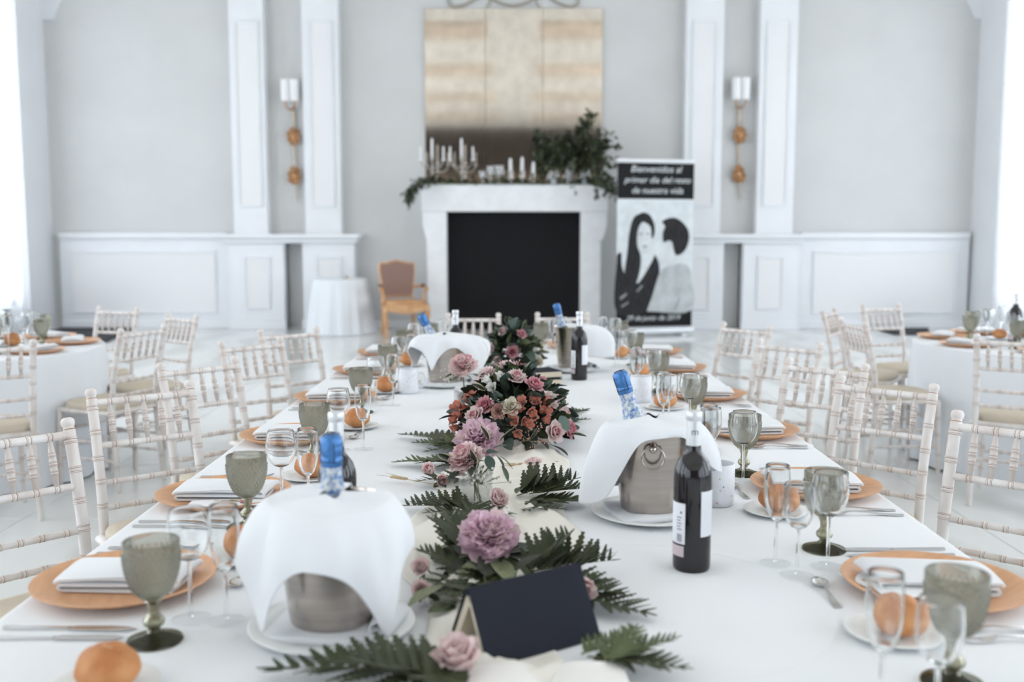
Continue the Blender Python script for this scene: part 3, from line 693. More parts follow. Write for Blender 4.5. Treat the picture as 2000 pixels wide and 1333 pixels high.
for (x, y, fx_, fy_, lb) in ((-2.66, 4.93, -.62, .78, 'whitewashed chair at the round table, armchair side, back turned to the rug-free floor'), (-2.35, 5.66, -.92, .4, 'whitewashed chair facing the round table, armchair side, seat beside its cloth'),
        (-2.36, 6.26, -.63, -.78, 'whitewashed chair at the round table, armchair side, turned half sideways'), (-2.95, 6.86, -.3, -.95, 'whitewashed chair in front of the black mat at the armchair-side round table'),
        (2.66, 5.26, .55, .83, 'whitewashed chair at the banner-side round table, nearest its bottle'), (2.30, 6.03, .99, .1, 'whitewashed chair at the banner-side round table, side-on to the cloth'),
        (2.42, 6.84, .85, -.52, 'whitewashed chair seen edge-on at the banner-side round table'), (2.82, 7.20, .35, -.94, 'whitewashed chair in front of the black mat at the banner-side round table')):
    place('chair', chiavari, lb.replace(', back turned to the rug-free floor', ', showing its back'), (x, y, 0), atan2(-fx_, fy_), 'whitewashed chiavari chairs')

# ------------------------------------------------------------------ tableware builders (built at the origin, standing on z = 0)
def charger():
    t = thing('charger_plate', '', 'plate')
    MB().lathe([(.001, .004), (.10, .003), (.112, .0), (.118, .002), (.15, .014), (.166, .0225), (.1665, .0245), (.163, .0245), (.145, .0175), (.118, .0075), (.108, .006), (.001, .006)], 64, cap0=False, cap1=False).build('dish', 'charger', t)
    return t
def napkin():
    t = thing('folded_napkin', '', 'napkin'); mb = MB()
    def arc(cx, cz, r, a0, a1, n=7): return [(cx + r * cos(a0 + (a1 - a0) * i / n), cz + r * sin(a0 + (a1 - a0) * i / n)) for i in range(n + 1)]
    path = [(.10, .004), (0, .004)] + arc(-.105, .0115, .0075, -pi / 2, -3 * pi / 2) + [(0, .0195)] + arc(.104, .0265, .007, -pi / 2, pi / 2) + [(0, .034), (-.112, .031), (-.119, .024)]
    th = .0034; n = len(path)
    def off(i, s):
        a = path[max(i - 1, 0)]; b = path[min(i + 1, n - 1)]; d = V((b[0] - a[0], b[1] - a[1])); d.normalize(); return (path[i][0] - d.y * th * s, path[i][1] + d.x * th * s)
    loop = [off(i, 1) for i in range(n)] + [off(i, -1) for i in reversed(range(n))]; m = len(loop); K = 16; vs = []
    for k in range(K + 1):
        u = k / K; y = -.062 + .124 * u; e = 1 - .22 * (abs(u - .5) * 2) ** 5
        for (x, z) in loop: vs.append((x * (1 + .02 * sin(u * 4 + z * 90)), y + .004 * sin(x * 30 + z * 60), z * e * (1 + .10 * sin(u * 5 + x * 9)) + .001))
    fs = [tuple(range(m)), tuple(K * m + i for i in reversed(range(m)))]
    for k in range(K):
        for i in range(m): j = (i + 1) % m; fs.append((k * m + i, (k + 1) * m + i, (k + 1) * m + j, k * m + j))
    mb.add(vs, fs); mb.build('linen', 'cloth_napkin', t); return t
def diamond(r, z, a, k): 
    if .083 < z < .153:
        q = (z - .083) / .07; n = 30
        return r + .0030 * (abs(sin(n / 2 * a + q * 15)) * abs(sin(n / 2 * a - q * 15)) - .3)
    return r
def goblet():
    t = thing('smoked_goblet', '', 'goblet')
    outer = []
    for i in range(57): 
        q = i / 56; z = .072 + q * .098; r = .012 + .0325 * (1 - (1 - min(1, q * 1.25)) ** 2.0) ** .62 + .0005 * q
        outer.append((r, z))
    inner = [(r - .0040, z) for r, z in outer[::-4] if r > .017] + [(.004, .085)]
    mb = MB(); mb.lathe(outer, 240, rf=diamond, cap0=False, cap1=False); o = mb.build('bowl', 'smoke_glass', t)
    MB().lathe([(outer[-1][0], .170), (outer[-1][0] - .0012, .1715), (outer[-1][0] - .0032, .1705)] + inner, 48, cap0=False, cap1=True).build('bowl_lining', 'smoke_line', t)
    MB().lathe([(.012, .0725), (.0135, .070), (.0115, .066), (.0095, .060), (.009, .050), (.0115, .045), (.016, .040), (.0175, .035), (.016, .030), (.0105, .026), (.010, .022), (.013, .017)], 24).build('stem', 'smoke_dark', t)
    MB().lathe([(.044, 0), (.0455, .002), (.0445, .005), (.03, .010), (.016, .015), (.0125, .018)], 48, rf=lambda r, z, a, k: r + (.0006 * sin(28 * a) if k in (3, 4) else 0)).build('foot', 'smoke_dark', t)
    return t
def wine_glass(h=.195, rb=.037, rt=.031, bowl=.09, name='wine_glass', foot=.034):
    def mk():
        t = thing(name, '', 'glass'); z0 = h - bowl; out = []
        for i in range(17):
            q = i / 16; r = .004 + (rb - .004) * (1 - (1 - min(1, q * 1.7)) ** 2) ** .55 if q < .59 else rb + (rt - rb) * ((q - .59) / .41) ** 1.4
            out.append((r, z0 + bowl * q))
        inn = [(r - .0012, z) for r, z in out[::-1] if r > .006] + [(.002, z0 + .006)]
        MB().lathe(out + [(out[-1][0] - .0006, h + .0006)] + inn, 40, cap0=False, cap1=True).build('bowl', 'clear_glass', t)
        MB().lathe([(.0038, .006), (.0034, .02), (.0034, z0 - .012), (.0045, z0)], 14).build('stem', 'clear_glass', t)
        MB().lathe([(foot, .0006), (foot, .0018), (foot * .5, .0034), (.0045, .007)], 40, cap0=False, cap1=False).build('foot', 'foot_glass', t)
        return t
    return mk
wine = wine_glass(); flute = wine_glass(.205, .026, .0235, .115, 'champagne_flute', .031); small = wine_glass(.185, .031, .028, .09, 'wine_glass', .033)
def bread_plate():
    t = thing('bread_plate', '', 'plate')
    MB().lathe([(.001, .003), (.045, .0025), (.05, 0), (.054, .002), (.078, .010), (.0785, .0118), (.076, .0122), (.052, .006), (.045, .005), (.001, .005)], 48, cap0=False, cap1=False).build('dish', 'porcelain', t); return t
def roll():
    t = thing('bread_roll', '', 'bread roll'); mb = MB()
    def fn(u, v):
        a = 2 * pi * u; ph = pi * (v - .5); r = cos(ph); z = sin(ph); p = V((r * cos(a), r * sin(a), z))
        k = 1 + .05 * noise.noise(p * 2.3); d = abs(p.x * .8 + p.y * .25); cut = .10 * exp(-(d / .08) ** 2) * max(0, z)
        zz = p.z * .036 * k * (1 - cut) + .03 if p.z > 0 else p.z * .03 + .03
        return (p.x * .045 * k, p.y * .052 * k, zz)
    mb.grid(fn, 36, 18, 0, True); mb.build('crust', 'bread', t)
    c = MB(); c.grid(lambda u, v: (.006 * (u * 2 - 1) * sin(pi * v), (v - .5) * .07, .0295 + .0325 * sqrt(1 - ((v - .5) * .07 / .053) ** 2)), 2, 10)
    o = solid(c.build('slash', 'crumb', t, rot=(0, 0, R(-17))), .002); return t
def strip(pts, th=.0016):
    """flat bar: (x, width, z) stations along x"""
    vs = []; fs = []
    for x, w, z in pts: vs += [(x, -w / 2, z), (x, w / 2, z), (x, w / 2, z + th), (x, -w / 2, z + th)]
    for k in range(len(pts) - 1):
        for i in range(4): j = (i + 1) % 4; fs.append((k * 4 + i, k * 4 + j, (k + 1) * 4 + j, (k + 1) * 4 + i))
    fs += [(3, 2, 1, 0), tuple(len(vs) - 4 + i for i in range(4))]; return MB().add(vs, fs)
HANDLE = [(-.10, .010, .0015), (-.098, .016, .0012), (-.085, .018, .001), (-.05, .012, .003), (-.01, .007, .007), (.02, .006, .009)]
def fork():
    t = thing('fork', '', 'fork'); strip(HANDLE + [(.035, .008, .008)], .002).build('handle', 'steel', t)
    mb = strip([(.034, .008, .008), (.045, .022, .004), (.056, .024, .002)])
    for y in (-.0095, -.0032, .0032, .0095):
        o = strip([(.055, .0042, .002), (.08, .0036, .0025), (.102, .002, .008)]); mb.merge(o, Matrix.Translation((0, y, 0)))
    mb.build('tines', 'steel', t); return t
def knife():
    t = thing('knife', '', 'knife'); strip([(-.112, .007, .0008), (-.110, .012, .0003), (-.10, .015, .0), (-.06, .0135, .0), (-.01, .0095, .0), (.002, .0085, .0005)], .0042).build('handle', 'steel', t)
    strip([(-.002, .010, .002), (.01, .018, .002), (.07, .021, .002), (.1, .016, .002), (.115, .003, .002)], .0015).build('blade', 'steel', t); return t
def spoon():
    t = thing('dessert_spoon', '', 'spoon'); strip([(a * .8, b * .85, c) for a, b, c in HANDLE], .002).build('handle', 'steel', t)
    mb = MB()
    def fn(u, v): s = u * 2 - 1; w = .016 * sin(pi * (v * .94 + .03)) ** .6; return (.014 + v * .05, s * w, .0085 - .0075 * (1 - s * s) * sin(pi * v))
    solid(mb.grid(fn, 8, 10).build('bowl', 'steel', t), .0012); return t
def mug():
    t = thing('ceramic_mug', '', 'mug')
    MB().lathe([(.038, 0), (.042, .003), (.0435, .02), (.0435, .102), (.0425, .105), (.040, .104), (.0395, .02), (.03, .008), (.002, .007)], 40, cap1=False).build('body', 'ceramic_mug', t)
    MB().tube(bezier([(0, .042, .085), (0, .062, .088), (0, .075, .07), (0, .074, .045), (0, .058, .025), (0, .042, .028)], 5), .0058, 8, flat=.75).build('handle', 'ceramic_mug', t)
    for k in range(16):
        a = random.uniform(0, 2 * pi); z = random.uniform(.01, .095)
        put('speckle', _speck(random.choice(['foil_blue', 'ink', 'petal_coral', 'gilt'])), t, (.0434 * cos(a), .0434 * sin(a), z))
    return t
_sp = {}
def _speck(m):
    if m not in _sp: _sp[m] = MB().sphere((0, 0, 0), .0016, 6, 4).mesh('speckle', m)
    return _sp[m]

side = {'L': 'armchair side', 'R': 'banner side'}
PY = {'L': [1.10, 1.827, 2.465, 3.222, 4.018, 4.862, 5.60], 'R': [1.08, 1.815, 2.562, 3.318, 4.093, 4.95, 5.68]}
PX = {'L': -.742, 'R': .782}
def W_(k): return ORD[6 - k]
def lab(what, sd, k): return '%s, %s, %s place from the fireplace' % (what, side[sd], W_(k))
for sd in 'LR':
    s = -1 if sd == 'L' else 1; f = 1 if sd == 'L' else -1        # f: direction of the guest's left hand along y
    for k in range(7):
        y = PY[sd][k]; x = PX[sd]; j = lambda a: random.uniform(-a, a)
        if k > 0:
            place('charger', charger, lab('copper charger plate on the long table', sd, k), (x, y, TZ), j(3), 'copper charger plates')
            nz = TZ + .0065
            place('napkin', napkin, lab('white napkin folded on a copper plate', sd, k), (x - s * .01, y + .01, nz), j(.12) + (0 if sd == 'L' else pi) + R(90) * (k in (3,)) * 0, 'folded napkins')
            place('spoon', spoon, lab('dessert spoon beside the copper plate', sd, k), (x - s * .205, y + .03 * f + .02, TZ), R(90) * f + R(180) + j(.1), 'dessert spoons')
            for q, (off, nm) in enumerate(((.195, 'inner'), (.235, 'outer'))):
                place('fork', fork, lab('%s fork' % nm, sd, k), (x + s * .035 + j(.008), y + f * off, TZ), (0 if sd == 'L' else pi) + j(.03), 'forks on the long table')
        if k > 0 or sd == 'L':
            for q, (off, nm) in enumerate(((.205, 'inner'), (.245, 'outer'))):
                if k == 0: continue
                place('knife', knife, lab('%s knife' % nm, sd, k), (x + s * .02 + j(.008), y - f * off, TZ), (0 if sd == 'L' else pi) + j(.03), 'knives on the long table')
GOB = {'L': [(-.595, 1.573, 1), (-.613, 2.212, 2), (-.60, 2.909, 3), (-.59, 3.723, 4), (-.593, 4.532, 5), (-.60, 5.27, 6)], 'R': [(.647, 1.423, 0), (.652, 2.062, 1), (.635, 2.74, 2), (.625, 3.48, 3), (.605, 4.232, 4), (.613, 5.14, 5), (.61, 5.85, 6)]}
WINE = {'L': [(-.566, 1.668, 1), (-.573, 2.373, 2), (-.554, 3.047, 3), (-.556, 3.888, 4), (-.56, 4.68, 5), (-.56, 5.40, 6)], 'R': [(.625, 1.95, 1), (.612, 2.648, 2), (.596, 3.40, 3), (.57, 4.15, 4), (.575, 5.05, 5), (.57, 5.77, 6)]}
FLU = {'L': [(-.502, 1.66, 1), (-.503, 2.348, 2), (-.481, 3.066, 3), (-.49, 3.89, 4), (-.50, 4.70, 5), (-.50, 5.42, 6)], 'R': [(.505, 1.325, 0), (.525, 1.97, 1), (.525, 2.69, 2), (.499, 3.36, 3), (.50, 4.14, 4), (.50, 5.04, 5), (.50, 5.76, 6)]}
SML = {'R': [(.56, 1.275, 0), (.548, 1.895, 1), (.545, 2.765, 2), (.533, 3.455, 3), (.518, 4.22, 4), (.525, 5.12, 5)]}
BRD = {'L': [(-.602, 1.393, 0), (-.565, 2.0, 1), (-.572, 2.69, 2), (-.563, 3.42, 3), (-.570, 4.22, 4), (-.564, 5.10, 5), (-.57, 5.83, 6)], 'R': [(.627, 1.603, 1), (.625, 2.345, 2), (.55, 3.02, 3), (.57, 3.82, 4), (.58, 4.68, 5), (.56, 5.45, 6)]}
for sd in 'LR':
    for x, y, k in GOB[sd]: place('goblet', goblet, lab('smoky green goblet with diamond pattern', sd, k), (x, y, TZ), random.uniform(0, .3), 'smoky goblets')
    for x, y, k in WINE[sd]: place('wine', wine, lab('rounded clear wine glass', sd, k), (x, y, TZ), 0, 'clear wine glasses')
    for x, y, k in FLU[sd]: place('flute', flute, lab('slim clear champagne flute', sd, k), (x, y, TZ), 0, 'champagne flutes')
    for x, y, k in SML.get(sd, []): place('small', small, lab('smaller clear wine glass', sd, k), (x, y, TZ), 0, 'small clear wine glasses')
    for x, y, k in BRD[sd]:
        place('bplate', bread_plate, lab('small white bread plate', sd, k), (x, y, TZ), 0, 'bread plates')
        place('roll', roll, lab('crusty bread roll on its small plate', sd, k), (x + .005, y, TZ + .005), random.uniform(-.6, .6) + (R(70) if k == 0 else 0), 'bread rolls')
# the two places at the head of the table
for x, w, dx in ((-.30, 'nearer the armchair', -1), (.34, 'nearer the banner', 1)):
    e = ', head of the long table, ' + w
    place('charger', charger, 'copper charger plate' + e, (x, 5.985, TZ), 0, 'copper charger plates'); place('napkin', napkin, 'white napkin folded on its plate' + e, (x, 5.985, TZ + .0065), R(90), 'folded napkins')
    place('goblet', goblet, 'smoky green goblet' + e, (x - .20, 5.72, TZ), 0, 'smoky goblets'); place('wine', wine, 'rounded clear wine glass' + e, (x - .13, 5.69, TZ), 0, 'clear wine glasses'); place('flute', flute, 'slim champagne flute' + e, (x - .065, 5.71, TZ), 0, 'champagne flutes')
    place('bplate', bread_plate, 'small white bread plate' + e, (x + .06, 5.735, TZ), 0, 'bread plates'); place('roll', roll, 'crusty bread roll' + e, (x + .06, 5.735, TZ + .005), .4, 'bread rolls')
# two place cards tied with a dried flower
for nm, (x, y, rz), lb in (('L', (-.70, 2.365, R(8)), 'white card tied with twine and pink dried flower, on the armchair-side plate'), ('R', (.685, 1.80, R(100)), 'white card with a pink dried flower, on the banner-side plate')):
    t = thing('menu_card', lb, 'card', (x, y, TZ + .0185), rz, None)
    t.rotation_euler = (R(-5) if nm == 'L' else 0, R(5) if nm == 'R' else 0, rz)
    MB().bbox(-.095, .095, -.045, .045, 0, .0016, .0005).build('card', 'card', t, smooth=False)
    MB().tube(bezier([(-.03, -.03, .003), (-.01, .01, .004), (.03, .03, .003), (.02, -.01, .004), (-.01, .005, .005), (-.04, .02, .003)], 5), .0009, 5).build('twine', 'wheat', t)
    MB().tube([(.05, -.035, .003), (.02, 0, .004), (.0, .02, .003)], .0012, 5).build('flower_stem', 'stem', t)
    mb = MB()
    for q in range(9): mb.sphere((.045 + random.gauss(0, .009), -.02 + random.gauss(0, .006), .006), .005, 6, 4, (1.4, .8, .8))
    mb.build('dried_flower', 'petal_deep', t)
# mugs
for x, y, rz, lb in ((.497, 2.43, 2.0, 'white speckled mug next to the uncorked bottle with white labels'), (-.466, 4.21, -1.4, 'white speckled mug beside the far ice bucket, armchair side'), (.50, 3.985, 1.2, 'white speckled mug among the flutes on the banner side'), (-.392, 2.05, -1.5, 'white speckled mug half hidden behind the dark wine bottle and ice bucket')):
    place('mug', mug, lb.replace('uncorked ', ''), (x, y, TZ), rz, 'speckled mugs')
t = COL.objects['ceramic_mug']
# ------------------------------------------------------------------ bottles and ice buckets
def patch(r, a0, a1, z0, z1, n=14): return MB().grid(lambda u, v: (r * cos(a0 + (a1 - a0) * u), r * sin(a0 + (a1 - a0) * u), z0 + (z1 - z0) * v), n, 2)
def wine_bottle():
    t = thing('wine_bottle', '', 'bottle')
    MB().lathe([(.03, .004), (.034, 0), (.0365, .003), (.0375, .01), (.0378, .19), (.0365, .203), (.031, .219), (.022, .231), (.0165, .238), (.0148, .246), (.0142, .262)], 48).build('body', 'bottle_glass', t)
    cp = MB().lathe([(.0150, .252), (.0148, .30), (.0146, .302), (.0162, .304), (.0162, .316), (.0145, .3195), (.004, .32)], 36).build('capsule', 'capsule', t)
    lb_ = patch(.0382, R(-74), R(12), .074, .165).build('front_label', 'label_white', t)
    bl = patch(.0382, R(-205), R(-121), .058, .14).build('back_label', 'label_white', t)
    patch(.0383, R(-205), R(-124), .032, .054).build('tax_label', 'ink_pink', t)
    tx = text('m', 0, 0, .013, t, m='ink'); bend_on(tx, .01515, R(-90), .274)
    for q in range(9):     # barcode and small print on the back label
        a = R(-132 - q * 2.2); patch(.0384, a, a + R(1.2), .062, .078, 1).build('barcode_line', 'ink_grey', bl)
    for q in range(5): patch(.0384, R(-150), R(-132 - (q % 2) * 4), .086 + q * .006, .0885 + q * .006, 3).build('print_line', 'ink_grey', bl)
    patch(.0384, R(-137), R(-132), .119, .124, 2).build('print_mark', 'ink', bl)
    return t
def bend_on(o, r, a0, z0):
    """wrap flat lettering (x, y in its plane) round a cylinder"""
    k = o.scale[0]
    for v in o.data.vertices: a = a0 + v.co.x * k / r; v.co = (r * cos(a), r * sin(a), z0 + v.co.y * k)
    o.location = (0, 0, 0); o.rotation_euler = (0, 0, 0); o.scale = (1, 1, 1)
for x, y, lb in ((.350, 1.944, 'dark wine bottle with white labels standing alone beside the nearer ice bucket'), (.290, 4.616, 'dark wine bottle in front of the far banner-side ice bucket'), (-.292, 4.70, 'dark wine bottle behind the far armchair-side ice bucket'), (-.356, 1.93, 'dark wine bottle behind the ice bucket with the wide napkin')):
    place('wbottle', wine_bottle, lb, (x, y, TZ), 0 if x > 0 else R(-20), 'dark wine bottles')
def cava(tilt):
    t = thing('sparkling_bottle', '', 'bottle')
    MB().lathe([(.03, 0), (.042, .004), (.044, .02), (.044, .13), (.038, .16), (.024, .20), (.018, .225), (.0165, .24)], 36).build('body', 'green_glass', t)
    f = MB().lathe([(.0262, .195), (.0225, .21), (.0192, .226), (.0175, .24), (.0168, .258)], 32).build('foil_sleeve', 'foil_pattern', t)
    MB().lathe([(.0168, .256), (.0185, .258), (.0185, .272), (.0172, .274), (.0188, .278), (.0192, .296), (.018, .306), (.012, .311), (.002, .312)], 32).build('foil_cap', 'foil_blue', t)
    for a in (0, pi / 2, pi, 3 * pi / 2): MB().tube([(.0195 * cos(a), .0195 * sin(a), .262), (.0198 * cos(a), .0198 * sin(a), .296), (.013 * cos(a), .013 * sin(a), .312), (0, 0, .313)], .0008, 5).build('wire_cage', 'wire', t)
    MB().tube([(.0188 * cos(q * pi / 12), .0188 * sin(q * pi / 12), .266) for q in range(25)], .0008, 5).build('wire_ring', 'wire', t)
    return t
def bucket():
    t = thing('ice_bucket', '', 'ice bucket')
    MB().lathe([(.002, .003), (.066, .002), (.069, .004), (.071, .012), (.094, .195), (.0975, .2), (.0985, .204), (.0955, .206), (.0925, .2), (.0685, .014), (.002, .010)], 64, cap0=False, cap1=False).build('body', 'bucket_steel', t)
    for s in (-1, 1):
        kx = s * .088
        MB().sphere((kx * 1.075, 0, .162), .009, 12, 8).build('handle_knob', 'bucket_steel', t)
        MB().tube([(kx * 1.03 + s * .006, .026 * cos(q * pi / 12), .142 + .026 * sin(q * pi / 12)) for q in range(25)], .0025, 8).build('ring_handle', 'bucket_steel', t)
    return t
def under_plate():
    t = thing('bucket_plate', '', 'plate')
    MB().lathe([(.001, .003), (.085, .003), (.09, 0), (.095, .002), (.138, .013), (.1395, .015), (.137, .0165), (.095, .008), (.08, .0065), (.001, .0065)], 64, cap0=False, cap1=False).build('dish', 'porcelain', t); return t
def folded_under():
    t = thing('folded_napkin', '', 'napkin'); mb = MB()
    def fn(u, v):
        a = 2 * pi * u; q = abs(cos(a)) ** .35, abs(sin(a)) ** .35; X = (q[0] if cos(a) > 0 else -q[0]) * .098; Y = (q[1] if sin(a) > 0 else -q[1]) * .088
        k, z = [(.05, .0), (.98, 0), (1, .004), (1.0, .009), (.96, .013), (.05, .0135)][int(round(v * 5))]
        return (X * k + .004 * sin(5 * a), Y * k, z + (.003 * sin(3 * a + 1) if 0 < v < 1 else 0) * k)
    mb.grid(fn, 64, 5, 0, True); mb.build('linen', 'cloth_napkin', t)
    lp = MB(); lp.grid(lambda u, v: (.075 + .028 * cos(2 * pi * u) * (.7 + .3 * v) + .02, -.05 + v * .09, .017 + .012 * sin(2 * pi * u)), 18, 6, 0, True)
    solid(lp.build('fold_loop', 'cloth_napkin', t), .003); return t
def drape(label, loc, a0, a1, hem, flare, rz=0, rin=.055, zin=-.018, seed=0, n=96, rim=.101, top=0, crease=.006):
    """linen napkin laid over the bucket rim; z = 0 at the rim; hem(a) length of the fall, flare(a) how far it stands out"""
    t = thing('draped_napkin', label, 'napkin', loc, rz)
    def fn(u, v):
        a = a0 + (a1 - a0) * u
        if v < .3:
            q = v / .3; r = rin + (rim - rin) * q; z = zin + (.006 - zin) * q ** .7 + top * (1 - q * q) + .004 * sin(3 * a + seed)
        else:
            q = (v - .3) / .7; h = hem(a); fl = flare(a); wob = .007 * q * sin(4 * a + seed) + .004 * q * sin(9 * a + seed * 2)
            r = rim + fl * sin(min(1, q * 1.15) * pi / 2) ** 1.1 * .92 + wob; z = .006 - h * (q ** (1.0 + 3 * min(.5, fl * 2.5)))
        c = crease * min(1, max(0, v - .2) * 3) * (1 - 2.2 * abs(noise.noise(V((r * cos(a) * 9 + seed, r * sin(a) * 9, z * 5)))))
        return ((r + c) * cos(a), (r + c) * sin(a), z + c * .4)
    o = MB().grid(fn, n, 30).build('linen', 'cloth_napkin', t, sharp=False); md = o.modifiers.new('sub', 'SUBSURF'); md.levels = md.render_levels = 1; solid(o, .0022, 1)
    return t
def bump_(a, c, w, p=2): d = abs((a - c + pi) % (2 * pi) - pi); return exp(-(d / w) ** p)
def square_fall(a, a0, s_): return min(.2, s_ / max(abs(cos(a - a0)), abs(sin(a - a0))) ** 1.6 - .101)   # square cloth: long at its corners
buckets = [
 ((-.312, 1.625), R(100), 'with the wide napkin nearest the navy book', 'nearest the navy book'),
 ((.318, 2.325), R(62), 'beside the wine bottle with white labels', 'beside the lone labelled wine bottle'),
 ((-.325, 4.43), R(30), 'at the far end, armchair side', 'of the far armchair-side ice bucket'),
 ((.275, 4.93), R(180), 'at the far end, banner side', 'of the far banner-side ice bucket')]
for i, ((x, y), rz, w, w2) in enumerate(buckets):
    place('uplate', under_plate, 'white plate under the steel ice bucket ' + w, (x, y, TZ), 0, 'plates under ice buckets')
    place('unap', folded_under, 'white napkin folded under the steel ice bucket ' + w, (x, y, TZ + .0065), R(20) if i else R(-5), 'napkins under ice buckets')
    place('bucket', bucket, 'steel ice bucket ' + w, (x, y, TZ + .018), R(-95) if i == 1 else rz, 'steel ice buckets')
BZ = TZ + .018 + .205
tilts = [(-.327 + .012, 1.66, 0, 0), (.318, 2.33, R(-12), R(-14)), (-.325, 4.44, R(0), R(-25)), (.255, 4.93, R(-4), R(-14))]
for i, (x, y, rx, ry) in enumerate(tilts):
    b = place('cava', lambda: cava(0), 'blue-topped bottle in the ice bucket ' + buckets[i][2], (x, y, TZ + .032), 0, 'blue-topped bottles in ice buckets')
    b.rotation_euler = (rx, ry, .4); b.location = (x + (.0 if i == 0 else .005), y, TZ + .018 + (.0 if i == 0 else .026))
    if i == 0: b.location.z += .0
    if i == 1: b.location = (.335, 2.31, TZ + .05)
    if i == 2: b.location = (-.288, 4.43, TZ + .042); b.rotation_euler = (0, R(-27), 0)
    if i == 3: b.location = (.27, 4.93, TZ + .035)
drape('white napkin draped over the front of the ice bucket nearest the navy book', (*buckets[0][0], BZ), R(80), R(378),
      lambda a: square_fall(a, R(-91), .182), lambda a: .028 + .018 * bump_(a, R(200), .6) + .03 * bump_(a, R(-40), .4) + .012 * bump_(a, R(-93), .6), seed=1, rin=.018, zin=.012)
drape('white napkin draped over the ice bucket beside the lone labelled wine bottle', (*buckets[1][0], BZ), R(-10), R(370),
      lambda a: .175 - .155 * bump_(a, R(-80), .95, 4) - .05 * bump_(a, R(0), .6) + .02 * bump_(a, R(185), .5), lambda a: .010 + .055 * bump_(a, R(190), .5) + .055 * bump_(a, R(2), .5), seed=2, rin=.018, zin=.014, top=.006)
drape('white napkin draped over the far ice bucket on the armchair side', (*buckets[2][0], BZ), R(-10), R(370),
      lambda a: square_fall(a, R(-66), .15), lambda a: .02 + .05 * bump_(a, R(190), .6) + .09 * bump_(a, R(0), .5), seed=3, rin=.018, zin=.012)
drape('white napkin draped over the far ice bucket on the banner side', (*buckets[3][0], BZ), R(-80), R(120),
      lambda a: .15, lambda a: .02 + .10 * bump_(a, R(-10), .5), seed=4)
# round-table settings
def round_set(k, a, parts, n):
    (cx, cy), sdn = RT[k]; px, py = cx + .66 * cos(a), cy + .66 * sin(a); fx_, fy_ = -cos(a), -sin(a)
    lx, ly = -fy_, fx_      # guest's left
    def P(f, l): return (px + fx_ * f + lx * l, py + fy_ * f + ly * l, TZ)
    w = ', %s setting on the round table, %s' % (n, sdn)
    if 'c' in parts:
        place('charger', charger, 'charger plate' + w, P(0, 0), a, 'copper charger plates')
        q = P(0, 0); place('napkin', napkin, 'folded napkin' + w, (q[0], q[1], TZ + .0065), a + R(90), 'folded napkins')
    if 'g' in parts: place('goblet', goblet, 'smoky goblet' + w, P(.17, -.21), 0, 'smoky goblets')
    if 'w' in parts: place('wine', wine, 'clear wine glass' + w, P(.22, -.12), 0, 'clear wine glasses')
    if 'f' in parts: place('flute', flute, 'champagne flute' + w, P(.26, -.05), 0, 'champagne flutes')
    if 'b' in parts:
        q = P(.33, .08); place('bplate', bread_plate, 'bread plate' + w, q, 0, 'bread plates'); place('roll', roll, 'bread roll' + w, (q[0], q[1], TZ + .005), a, 'bread rolls')
for n, (a, p) in enumerate(((-62, 'cgwfb'), (-22, 'cgwfb'), (22, 'cgwfb'), (62, 'cgwfb'))): round_set('a', R(a), p, ORD[n])
for n, (a, p) in enumerate(((-122, 'cgwfb'), (-165, 'cgwf'), (152, 'cgwfb'), (110, 'cgwfb'))): round_set('b', R(a), p, ORD[n])
place('bucket', bucket, 'steel ice bucket in the middle of the armchair-side round table', (-3.28, 5.95, TZ), 0, 'steel ice buckets')
b = place('cava', cava, 'sparkling bottle with blue foil top on the armchair-side round table', (-3.27, 5.95, TZ + .03), 0, 'blue-topped bottles in ice buckets'); b.rotation_euler = (0, R(14), 0)
drape('white napkin on the ice bucket of the armchair-side round table', (-3.28, 5.95, TZ + .205), R(-10), R(370), lambda a: .15, lambda a: .03 + .05 * bump_(a, R(0), .5), seed=5, rin=.03, zin=.012)
place('wbottle', wine_bottle, 'dark wine bottle in the middle of the banner-side round table', (3.10, 6.19, TZ), 0, 'dark wine bottles')
place('bucket', bucket, 'steel ice bucket in the middle of the banner-side round table', (3.40, 6.35, TZ), 0, 'steel ice buckets')

# ------------------------------------------------------------------ runner, ferns, flowers
def runner():
    mb = MB()
    def h(x, y):
        p = V((x * 6.5 + .4 * noise.noise(V((x * 9, y * 9, 1))), y * 4.2, 3.1)); a = 1 - abs(noise.noise(p)) * 2.6; b = 1 - abs(noise.noise(V((x * 16, y * 11, 8)))) * 2.4
        return max(0, a) ** 2 * .024 + max(0, b) ** 2 * .005
    def fn(u, v):
        y = 1.22 + v * 4.1; c = -.02 + .035 * sin(y * 1.9 + .6); hw = .155 + .035 * sin(y * 3.3) + .02 * sin(y * 7)
        s = u * 2 - 1; e = 1 - abs(s) ** 6; x = c + s * hw + .012 * sin(y * 17 + s * 3)
        return (x, y, TZ + .0025 + h(x, y) * e)
    return mb.grid(fn, 56, 300)
tag(solid(runner().build('table_runner', 'gauze', sharp=False), .0012), 'crumpled cream gauze runner along the middle of the long table', 'table runner')

